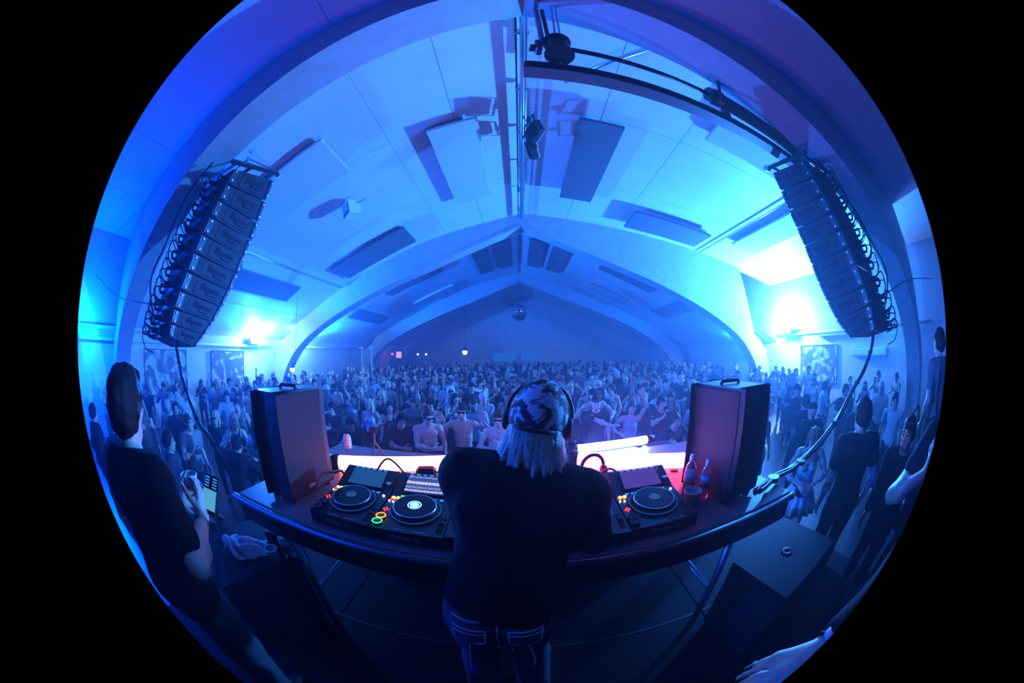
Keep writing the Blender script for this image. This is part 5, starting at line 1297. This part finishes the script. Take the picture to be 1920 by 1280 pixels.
# -- the many others: individuals first, then one distant mass
CAMX, CAMZ = -0.18, 2.7
def fill_crowd(limit):
    r = random.Random(5); spots = []
    y = 5.4
    while y < 17.6:
        st = 0.86 + 0.012 * (y - 5); x = -11.6 + r.random() * st
        while x < 12.4:
            px, py = x + r.uniform(-.22, .22), y + r.uniform(-.25, .25); keep = True
            if abs(py - 11.9) < 0.6 and abs(px) > 11.4: keep = False
            if px > 5.5 and py < 9 and r.random() < .45: keep = False
            if px > 10.5 and r.random() < .5: keep = False
            if keep and all((px - a) ** 2 + (py - b) ** 2 > .50 for a, b in NEAR) and all((px - a) ** 2 + (py - b) ** 2 > .40 for a, b in spots): spots.append((px, py))
            x += st
        y += st * 0.92
    for k in range(30):   # the thinner fringe on the left of the stage
        px, py = r.uniform(-11.5, -5.8), r.uniform(0.8, 5.2)
        if all((px - a) ** 2 + (py - b) ** 2 > .6 for a, b in NEAR + spots): spots.append((px, py))
    for k in range(10):
        px, py = r.uniform(7.0, 12.5), r.uniform(2.5, 5.2)
        if all((px - a) ** 2 + (py - b) ** 2 > .9 for a, b in NEAR + spots): spots.append((px, py))
    spots.sort(key=lambda p: math.hypot(p[0] - CAMX, p[1]))
    return spots[:limit], spots[limit:]
def zone(x, y):
    az = math.degrees(math.atan2(x - CAMX, y)); d = math.hypot(x - CAMX, y)
    side = ('by left wall' if az < -52 else 'behind left speaker' if az < -36 else 'left of performer' if az < -3 else 'behind performer\'s cap' if az < 11 else 'right of performer' if az < 34 else 'behind right speaker' if az < 50 else 'by right wall')
    dist = 'near rows' if d < 8.2 else 'middle rows' if d < 12.5 else 'far rows'
    return side, dist
def populate():
    r = random.Random(21); near_, far_ = fill_crowd(300 - len(NEAR) - 10)
    posew = {'idle': 'standing', 'phone': 'lifting a phone', 'raise': 'one arm up', 'chest': 'hands at chest', 'cup': 'arm bent', 'open': 'both hands up', 'cross': 'bowed', 'sway': 'swaying', 'out': 'arm out', 'f_idle': 'standing', 'f_chest': 'hands at chest', 'f_raise': 'one arm up'}
    todo = []
    for (x, y) in near_:
        d = math.hypot(x, y)
        pose = r.choice(['idle'] * 5 + ['f_idle'] * 4 + ['chest', 'cup', 'open', 'sway', 'sway', 'f_chest', 'f_chest', 'f_raise', 'raise', 'phone'])
        f = pose.startswith('f_')
        pale = r.random() < .34; tc = r.choice(PALE) if pale else r.choice(DARK + MID)
        top = r.choice(['tee', 'tank']) if f else r.choice(['tee', 'tee', 'tee', 'tank', 'jacket', None] if not pale else ['tee', 'tee', 'tank'])
        hat = r.choice(['cap', 'bucket', 'hood']) if (not f and r.random() < .16) else None
        hr = (r.choice(['long', 'long', 'bob', 'bun']) if f else r.choice(['short', 'short', 'crop', 'quiff', 'curly'])) if hat is None else None
        hc = r.choice([DARKH, DARKH, BROWN, BROWN, BLOND])
        sd, ds = zone(x, y)
        who = ('bare-chested man' if top is None else ('woman' if f else 'man') + (' in pale top' if pale else ' in dark top'))
        hw = {'cap': 'capped', 'bucket': 'bucket-hatted', 'hood': 'hooded'}.get(hat) or (('fair' if hc is BLOND else 'dark') + '-haired')
        sh = r.random() < .15; bd = (not f and r.random() < .15)
        lab = '%s %s%s, %s, %s %s' % (hw, who, ', shades' if sh else ', bearded' if bd else '', posew[pose], ds, sd)
        az = math.atan2(x - CAMX, y)
        todo.append((x, y, lab)); person(x, y, lab, pose, top, tc, hr, hc, r.choice(SKIN), r.uniform(1.62, 1.88) if not f else r.uniform(1.58, 1.75), PI - az * .8 + r.gauss(0, .45), pants=r.choice(DARK + MID), shades=sh, beard=bd, group='crowd, %s %s' % (ds, sd), hat=hat, hatc=r.choice(DARK + PALE), phone=(pose == 'phone'))
    same = {}
    for o in [q for q in COL.objects if q.get('category') == 'person' and str(q.get('group', '')).startswith('crowd,')]: same.setdefault(o['label'], []).append(o)
    for lab, os_ in same.items():
        if len(os_) > 1:
            os_.sort(key=lambda o: math.hypot(o.location.x - CAMX, o.location.y))
            for w, o in zip(('nearest', 'second nearest', 'third nearest', 'fourth nearest', 'fifth nearest', 'sixth nearest', 'seventh nearest', 'eighth nearest', 'ninth nearest'), os_): o['label'] = w + ' ' + lab
    # the distant mass: simple bodies joined into one
    s = Sdf(0.04); s.ell((0, 0, 1.64), (0.085, 0.10, 0.12)); s.cap((0, 0, 1.45), (0, 0, 1.55), 0.06, 0.05); hm = s.mesh(0.035)
    s = Sdf(0.05); s.cap((0, 0, 0.55), (0, 0, 1.28), 0.15, 0.16, (V3(0, 1, 0), .7)); s.cap((-.17, 0, 1.40), (.17, 0, 1.40), 0.06, 0.06)
    for q in (-1, 1): s.cap((q * .20, 0, 1.38), (q * .25, .03, .95), 0.05, 0.035); s.cap((q * .09, 0, .9), (q * .1, 0, .08), .08, .05)
    bm = s.mesh(0.05)
    def arr(me):
        v = np.empty(len(me.vertices) * 3, np.float32); me.vertices.foreach_get('co', v); f = np.array([tuple(p.vertices) for p in me.polygons]); return v.reshape(-1, 3), f
    hv, hf = arr(hm); bv, bf = arr(bm)
    pts = list(far_); y = 17.7
    while y < 30:
        x = -11.5 + r.random()
        while x < 12:
            if not (21.2 < y < 22.4 and abs(x) > 11.2): pts.append((x + r.uniform(-.3, .3), y + r.uniform(-.3, .3)))
            x += 0.95
        y += 0.95
    VV = []; FF = []; MI = []; off = 0
    for (x, y) in pts:
        a = r.uniform(0, 6.28); k = r.uniform(.92, 1.07); R = np.array(Matrix.Rotation(a, 3, 'Z'))
        for v, f, mi in ((hv, hf, r.choice([0, 0, 1])), (bv, bf, r.choice([1, 1, 2]))):
            VV.append(v @ R.T * k + np.array([x, y, 0.0])); FF.append(f + off); MI += [mi] * len(f); off += len(v)
    VV = np.concatenate(VV); FF = np.concatenate(FF)
    me = bpy.data.meshes.new('distant_crowd'); me.from_pydata(VV.tolist(), [], FF.tolist()); me.update()
    for m in (mat('distant_skin', SKIN[1], .55), mat('distant_dark_clothes', (0.03, .03, .035), .8), mat('distant_pale_clothes', (0.5, .5, .5), .8)): me.materials.append(m)
    me.polygons.foreach_set('material_index', np.array(MI, np.int32)); me.shade_smooth()
    o = bpy.data.objects.new('distant_crowd', me); COL.objects.link(o); tag(o, 'dense mass of distant people filling the back of the hall', 'crowd', kind='stuff')
populate()
# ================================================================ THE FOREGROUND FIGURES
from mathutils.bvhtree import BVHTree
def surf(me):
    return BVHTree.FromPolygons([v.co for v in me.vertices], [tuple(p.vertices) for p in me.polygons])
def on_surface(bvh, pts, dirv, off=0.003):
    out = []
    for p in pts:
        hit = bvh.ray_cast(Vector(p), Vector(dirv))
        if hit[0] is not None: out.append(hit[0] - Vector(dirv).normalized() * off)
    return out
def camo():
    m = bpy.data.materials.new('camouflage_cloth'); m.use_nodes = True; nt = m.node_tree; b = nt.nodes['Principled BSDF']; b.inputs['Roughness'].default_value = .85
    tc = nt.nodes.new('ShaderNodeTexCoord'); n = nt.nodes.new('ShaderNodeTexNoise'); n.inputs['Scale'].default_value = 27; n.inputs['Detail'].default_value = 2; n.inputs['Distortion'].default_value = .8
    r = nt.nodes.new('ShaderNodeValToRGB'); r.color_ramp.interpolation = 'CONSTANT'
    r.color_ramp.elements[0].color = (0.02, 0.02, 0.02, 1); r.color_ramp.elements[1].position = .50; r.color_ramp.elements[1].color = (0.16, 0.16, 0.17, 1)
    e = r.color_ramp.elements.new(.56); e.color = (0.7, 0.7, 0.72, 1)
    nt.links.new(tc.outputs['Object'], n.inputs['Vector']); nt.links.new(n.outputs['Fac'], r.inputs[0]); nt.links.new(r.outputs[0], b.inputs['Base Color']); return m
def performer():
    bx, by = -0.25, 0.74; h = 1.74; k = h / 1.75
    t = thing('person', 'performer in camouflage cap, black jacket and jeans, bent over the decks', 'person', (bx, by, STZ))
    def L(p): return ((p[0] - bx) / k, (p[1] - by) / k, (p[2] - STZ) / k)
    fg = figure(h, 'm', lean=.34, side=.20, head=(.02, -.12), armL=(L((-.27, 1.15, 2.06)), (-.12, -.75, -.6), (.3, 1, -.3), (0, -.3, -1)), armR=(L((-.07, 1.16, 2.06)), (.6, -.6, -.3), (-.3, 1, -.3), (0, -.3, -1)),
                legs={'L': (-.10, -.02, .075), 'R': (.14, .04, .075)}, bulk=.96, fine=True)
    setcol(link('body', body_mesh(fg, 0.010), skin_m, t), SKIN[0])
    j = shirt_mesh(fg, 0.022, 1.93, 0.95, 0.011, 'jacket', neck=1.475, loose=0.012, hemcut=((-.22, 0, -1), -.985))
    setcol(link('jacket', j, mat('black_jacket_cloth', (0.008, 0.008, 0.010), .8, bump=.3, bscale=60, spec=.1), t), DARK[0])
    pj = pants_mesh(fg, 0.016, 0.010, name='jeans', flare=0.02, top=1.05)
    jn = link('jeans', pj, denim_m, t); setcol(jn, (0.045, 0.055, 0.085))
    bv = surf(pj)
    seam = mat('pale_jeans_stitching', (0.42, 0.45, 0.55), .6)
    def stitch(pts, nm='stitching', r=0.0035): 
        q = on_surface(bv, [(x * k, -1, z * k) for x, z in pts], (0, 1, 0))
        if len(q) > 1: MB().tube(q, r, 5).build(nm, seam, jn)
    for s in (-1, 1):
        P_ = lambda u, w: (s * (0.035 + 0.105 * u), 0.965 - 0.15 * w)
        edge = [P_(0.0, .05), P_(1, 0), P_(.95, .62), P_(.5, .9), P_(.05, .66), P_(0, .05)]
        pts = []
        for a, b in zip(edge[:-1], edge[1:]):
            for i in range(6): pts.append((a[0] + (b[0] - a[0]) * i / 6, a[1] + (b[1] - a[1]) * i / 6))
        stitch(pts + [edge[-1]], 'pocket_stitching')
        stitch([P_(.02, .17)] + [P_(i / 8, .17 - .05 * (i / 8)) for i in range(1, 9)], 'pocket_stitching', .0028)
        stitch([(s * (0.10 + .035 * math.sin(i / 12 * 1.5)), 0.80 - i * .03) for i in range(12)], 'leg_seam', .003)
    for z in (1.035, 0.995): stitch([(-.14 + .28 * i / 20, z - .0 * i) for i in range(21)], 'waistband_stitching')
    stitch([(0, .99 - i * .012) for i in range(14)], 'center_seam', .003)
    for x in (0.0,):
        q = on_surface(bv, [(x * k, -1, 1.015 * k)], (0, 1, 0), .006)
        if q: MB().box(q[0], (.012, .008, .05)).build('belt_loop', jn.data.materials[0], jn)
    add_shoes(fg, t, PALE[0], .012)
    # cap worn backwards: crown, button, arch opening, strap, peak at the front
    s = Sdf(.015); s.ell((0, -.004, 1.668), (.090, .110, .108)); s.ell((0, -.02, 1.63), (.087, .10, .08), k=.03); s.cut((0, .25, -1), -1.615)
    cp = place_head_item(s.mesh(.007, 'cap'), camo(), t, fg, 'cap')
    MB().lathe([(0.011, 0), (.009, .008), (0, .009)], (0, -.004, 1.774), 10).build('cap_button', cloth_m, cp, True)
    MB().tube([(-.060, -.096, 1.598), (-.03, -.113, 1.592), (0, -.119, 1.590), (.03, -.113, 1.592), (.060, -.096, 1.598)], .006, 6).build('strap', black_rough, cp, True)
    s3 = Sdf(.01); s3.cap((0, .10, 1.665), (0, .165, 1.650), .066, .058, (V3(0, 0, 1), .10)); link('peak', s3.mesh(.008), black_rough, cp)
    # blond bob with loose locks
    hs = Sdf(.022); hs.ell((0, -.015, 1.625), (.082, .094, .085)); rr = random.Random(3)
    for i in range(19):
        a = math.radians(-115 + 230 * i / 18); sx, cy = math.sin(a), -math.cos(a)
        out = .104 + .014 * rr.random() + .022 * abs(sx); zl = 1.468 + .025 * rr.random() - .025 * abs(sx)
        p0 = (sx * .068, cy * .078 - .012, 1.60); p1 = (sx * .080, cy * .084 - .012, 1.555); p2 = (sx * out, cy * out * .86 - .012, zl)
        hs.cap(p0, p1, .022, .021, k=.010); hs.cap(p1, p2, .020, .009, k=.008)
    hs.cap((-.085, -.02, 1.53), (-.168, .0, 1.462), .016, .006, k=.010); hs.cap((.085, -.02, 1.53), (.108, -.01, 1.445), .018, .007, k=.010)
    hs.ell((0, .115, 1.60), (.055, .09, .085), k=.012, sub=True)
    hr = place_head_item(hs.mesh(.006, 'hair', lambda x, y, z: .0022 * np.sin(95 * np.arctan2(x, -y) * .5 + 18 * z) + .0012 * np.sin(150 * x + 40 * z)), hair_m, t, fg, 'hair', (0.62, .55, .42))
    # headphones over the cap
    hp = place_head_item(MB().torus((0, 0.0, 1.664), .106, .006, 28, 8, Matrix.Rotation(math.pi / 2, 3, 'X'), (-.1, math.pi + .1)).mesh('headphones', True), black, t, fg, 'headphones')
    for s_ in (-1, 1): MB().lathe([(0, -.015), (.032, -.013), (.037, 0), (.032, .013), (0, .015)], (s_ * .098, 0.0, 1.628), 18, Matrix.Rotation(math.pi / 2, 3, 'Y')).build('ear_cup', black_rough, hp, True)
    return t
performer()

def onlooker():
    bx, by = -1.45, 0.18; h = 1.72; k = h / 1.75; rz = math.radians(18)
    t = thing('person', 'man in a black tee with thin neck chain checking his phone, left foreground', 'person', (bx, by, STZ), rz)
    def L(p):
        d = Vector((p[0] - bx, p[1] - by, p[2] - STZ)); d.rotate(Matrix.Rotation(-rz, 3, 'Z')); return tuple(d / k)
    wr, wl = L((-1.22, .40, 2.15)), L((-1.43, .40, 2.13))
    fg = figure(h, 'm', lean=.04, head=(.12, .62), armR=(wr, (1, -.1, -1), (-.1, .55, .8), (-1, .1, .3)), armL=(wl, (-1, .2, -1), (.45, .85, .25), (.6, -.6, .5)), curl=(1.0, .75), bulk=1.08, fine=True)
    setcol(link('body', body_mesh(fg, .0095), skin_m, t), SKIN[1])
    setcol(link('tee_shirt', shirt_mesh(fg, .018, .72, .82, .012, 'tee_shirt', loose=.02, neck=1.455), cloth_m, t), (0.012, .012, .014))
    setcol(link('trousers', pants_mesh(fg, .02, .014), cloth_m, t), (0.05, .05, .055)); add_shoes(fg, t, DARK[0], .013)
    place_head_item(hair_mesh('quiff', .007), hair_m, t, fg, 'hair', (0.012, .009, .008))
    add_face(t, fg, DARKH)
    c = fg['TU']((0, 0, 1.478)) * k
    MB().torus(c, .082, .0035, 30, 5, Matrix.Rotation(-.35, 3, 'X')).build('neck_chain', steel, t, True)
    S, E, T = fg['AR']['R']; T = T * k; E = E * k; d = Vector(T - E).normalized()
    for i in range(2): MB().torus(Vector(T) - d * (.035 + i * .014), .031, .0035, 20, 5, d.to_track_quat('Z', 'Y').to_matrix()).build('bracelet', steel, t, True)
    # phone and cup are things of their own, held in his hands
    M = Matrix.Rotation(rz, 3, 'Z'); W = lambda p: M @ Vector(p) + Vector((bx, by, STZ))
    hp = W(T) + Vector((.005, .07, .065))
    p = thing('smartphone', 'smartphone with a bright screen in the man\'s hand on the left', 'phone', hp, 0.0)
    b = MB().box((0, 0, 0), (.074, .009, .150), bev=.003).build('case', black, p); b.rotation_euler = (math.radians(-38), math.radians(12), math.radians(28))
    MB().box((0, -.0055, -.02), (.064, .002, .078)).build('display', emis('phone_chat_screen', (.10, .45, .75), 1.3), b)
    for i in range(4):
        for q in range(2): MB().box((-.018 + q * .036, -.0057, .03 + i * .011), (.02, .002, .005)).build('icon', led['b'], b)
    cl = W(fg['AR']['L'][2] * k) + Vector((-.02, .085, -.02))
    cup(tuple(cl), .11, .043, 'paper cup held by the man with the phone')
onlooker()

def clasped_hands():
    bx, by = 0.82, -0.30; h = 1.78; k = h / 1.75; rz = math.radians(58)
    t = thing('person', 'person at lower right of whom only watch arm and crossed hands show', 'person', (bx, by, STZ), rz)
    def L(p):
        d = Vector((p[0] - bx, p[1] - by, p[2] - STZ)); d.rotate(Matrix.Rotation(-rz, 3, 'Z')); return tuple(d / k)
    R_ = lambda v: tuple(Matrix.Rotation(-rz, 3, 'Z') @ Vector(v))
    fg = figure(h, 'm', lean=.12, armR=(L((.33, .05, 2.08)), R_((.5, .0, -1)), R_((-1, .55, -.15)), R_((0, 0, -1))), armL=(L((.28, .07, 2.01)), R_((-.2, -.6, -1)), R_((-1, .75, .12)), R_((.2, .1, -1))), curl=(.22, .35), fine=True)
    setcol(link('body', body_mesh(fg, .0085), skin_m, t), SKIN[0])
    setcol(link('long_sleeved_top', shirt_mesh(fg, .010, 1.72, .88, .011, 'long_sleeved_top'), cloth_m, t), DARK[0]); setcol(link('trousers', pants_mesh(fg, .014, .016), cloth_m, t), DARK[1])
    add_shoes(fg, t, DARK[1], .014); place_head_item(hair_mesh('short'), hair_m, t, fg, 'hair', BROWN)
    S, E, T = fg['AR']['R']; T = Vector(T * k); E = Vector(E * k); d = (T - E).normalized(); c = T - d * .03
    q = d.to_track_quat('Z', 'Y').to_matrix()
    w = MB().torus(c, .032, .006, 22, 6, q).build('watch', black_rough, t, True)
    MB().lathe([(0, .004), (.019, .004), (.021, 0), (.021, -.006)], c + Vector((0, 0, .034)), 20).build('watch_dial', mat('pale_watch_glass', (.6, .62, .66), .15), w, True)
clasped_hands()
def elbow_person():
    bx, by = 1.32, -0.14; h = 1.74; k = h / 1.75; rz = math.radians(70)
    t = thing('person', 'dark figure at the right edge with one bare bent arm catching blue light', 'person', (bx, by, STZ), rz)
    fg = figure(h, 'm', armR=((.10, .20, 1.36), (.6, .7, -1), (-.3, .2, 1), (-.5, -.8, 0)), armL=None, curl=(.4, .9))
    setcol(link('body', body_mesh(fg, .013), skin_m, t), SKIN[3]); setcol(link('tee_shirt', shirt_mesh(fg, .014, .5, .88, .016, 'tee_shirt'), cloth_m, t), DARK[0])
    setcol(link('trousers', pants_mesh(fg, .014, .018), cloth_m, t), DARK[1]); place_head_item(hair_mesh('short'), hair_m, t, fg, 'hair', DARKH)
elbow_person()

def woman_in_dress():
    x, y = 3.28, 2.05; h = 1.76; rz = PI - .85
    t = thing('person', 'woman with long hair in white dress, black belt bag at her waist', 'person', (x, y, 0), rz); k = h / 1.75
    fg = figure(h, 'f', lean=.10, head=(.5, 0), armL=((-.10, .24, 1.06), (-1, -.2, -.5), (.5, .7, -.2), (0, -.6, -1)), armR=((.10, .26, 1.08), (1, -.2, -.5), (-.5, .7, -.1), (0, -.6, -1)), curl=(.6, .6))
    setcol(link('body', body_mesh(fg, .011), skin_m, t), SKIN[4])
    s = Sdf(.03); s.p += fg['up'].grow(.012, fg['up'].p[:4]).p; s.p += fg['low'].grow(.014, fg['low'].p[:2]).p
    s.cut(fg['Ru'] @ V3(0, .35, 1), float((fg['Ru'] @ V3(0, .35, 1)) @ fg['TU']((0, .06, 1.31))))
    s.cut((0, 0, -1), -.97)
    setcol(link('dress_bodice', scaled(s.mesh(.012, 'dress_bodice'), k), cloth_m, t), (.80, .80, .82))
    m = MB(); n = 60; V = []; F = []; rows = [(1.03, .135, .0), (.95, .175, .006), (.85, .225, .016), (.74, .275, .026), (.64, .31, .034)]
    for (z, r, am) in rows:
        for i in range(n):
            a = 2 * math.pi * i / n; rr = r + am * math.sin(a * 15); V.append((rr * math.cos(a) * k, rr * .86 * math.sin(a) * k, z * k))
    for j in range(len(rows) - 1):
        for i in range(n): F.append((j * n + i, j * n + (i + 1) % n, (j + 1) * n + (i + 1) % n, (j + 1) * n + i))
    sk = m.add(V, F).build('pleated_skirt', cloth_m, t, True); setcol(sk, (.80, .80, .82))
    sol = sk.modifiers.new('thickness', 'SOLIDIFY'); sol.thickness = .006
    add_face(t, fg, BROWN)
    hd = place_head_item(hair_mesh('long', .009), hair_m, t, fg, 'hair', (.30, .20, .11))
    add_shoes(fg, t, PALE[0], .014)
    b = thing('belt_bag', 'black belt bag at the waist of the woman in the dress', 'bag', Matrix.Rotation(rz, 3, 'Z') @ Vector((0, .185 * k, .985 * k)) + Vector((x, y, 0)), rz)
    q = Sdf(.02); q.cap((-.07, .02, .0), (.07, .02, .0), .055, .055, (V3(0, 1, 0), .7)); q.cap((-.05, .02, -.05), (.05, .02, -.05), .045, .045, (V3(0, 1, 0), .7)); bb = link('pouch', q.mesh(.009, 'pouch'), black_rough, b)
    MB().tube([(-.09, .058, .02), (.09, .058, .02)], .004, 5).build('zip', steel, bb)
    pts = [(.155 * math.sin(a), -.165 + .165 * math.cos(a), .02) for a in np.linspace(.35, 2 * PI - .35, 24)]
    MB().tube(pts, .012, 6).build('strap', black_rough, b, True)
woman_in_dress()

def side_step():
    r = thing('side_step', 'low black step on the right where two men stand', 'step', (2.85, .75, 0))
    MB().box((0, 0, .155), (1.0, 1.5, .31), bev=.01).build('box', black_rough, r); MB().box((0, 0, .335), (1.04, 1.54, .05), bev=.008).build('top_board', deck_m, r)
side_step()
def riser_man():
    r = thing('side_riser', 'black riser at the right on which the man with braces stands', 'riser', (4.1, -0.15, 0))
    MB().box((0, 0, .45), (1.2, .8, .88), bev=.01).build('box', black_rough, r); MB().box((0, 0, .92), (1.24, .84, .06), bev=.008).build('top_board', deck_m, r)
    for i in (-.4, 0, .4): MB().box((i, .403, .45), (.02, .01, .8)).build('front_batten', dark_steel, r)
    t = person(3.86, 0.16, 'man on a riser seen from behind, pale shirt with dark shoulder straps, far right', 'idle', 'tee', (.20, .20, .21), 'short', DARKH, SKIN[1], 1.80, -.75, z=.95, group='people on the right')
    bv = surf(crowd_proto('idle')['tee'])
    for s in (-1, 1):
        q = on_surface(bv, [(s * (.11 - .03 * i / 10), -1, 1.40 - i * .045) for i in range(11)], (0, 1, 0), .004)
        MB().tube(q, .014, 6).build('shoulder_strap', black_rough, t)
riser_man()

# towel, canister, glow sticks
def towel():
    n, m = 44, 22; V = []; F = []; rr = random.Random(4)
    for j in range(m):
        for i in range(n):
            u, v = i / (n - 1), j / (m - 1)
            x = (u - .5) * .36 + .03 * math.sin(v * 9 + u * 4); y = (v - .5) * .20 + .035 * math.sin(u * 8.0 + 1) + .02 * math.sin(u * 15 + v * 5)
            z = .03 + .028 * math.sin(u * 11 + v * 3) + .022 * math.sin(v * 13 + u * 6) + .045 * math.exp(-((u - .28) / .16) ** 2) * (1 - abs(v - .5)) + .008 * math.sin(u * 40) * math.sin(v * 30)
            e = min(u, 1 - u, v, 1 - v); V.append((x, y, max(.006, z * min(1, e * 7 + .25))))
    for j in range(m - 1):
        for i in range(n - 1): a = j * n + i; F.append((a, a + 1, a + n + 1, a + n))
    o = MB().add(V, F).build('towel', mat('white_terry_towel', (.72, .72, .74), .95, bump=.4, bscale=300), None, True); o.location = (-1.80, .86, BT + .008); o.rotation_euler = (0, 0, .55)
    md = o.modifiers.new('thickness', 'SOLIDIFY'); md.thickness = .008; md.offset = 1
    tag(o, 'crumpled white towel on the left bass box', 'towel')
towel()
def canister():
    t = thing('white_canister', 'pale round-topped canister at the far left corner of the table', 'canister', (-1.62, 2.16, TZ))
    MB().lathe([(0, 0), (.036, 0), (.037, .01), (.037, .075), (.034, .10), (.024, .117), (0, .124)], n=20).build('shell', mat('pale_plastic', (.7, .72, .75), .4), t, True)
    MB().torus((0, 0, .02), .0372, .002, 20, 5).build('base_ring', dark_steel, t, True)
canister()
def glow_stick(p, d, label):
    t = thing('glow_stick', label, 'glow stick', p); d = Vector(d).normalized()
    MB().tube([-d * .05, d * .05], .006, 8).build('tube', emis('green_glow', (.05, 1.0, .45), 1.6), t, True)
    MB().tube([d * .05, d * .062], .008, 8).build('cap', black, t)
_h = Matrix.Rotation(-.75, 3, 'Z') @ (Vector(crowd_proto('idle')['fg']['AR']['R'][2]) * (1.80 / 1.75)) + Vector((3.86, .16, .95))
glow_stick(_h + Vector((0, 0, -.11)), (.3, .4, -1), 'short green glow stick in the hand of the man on the riser')
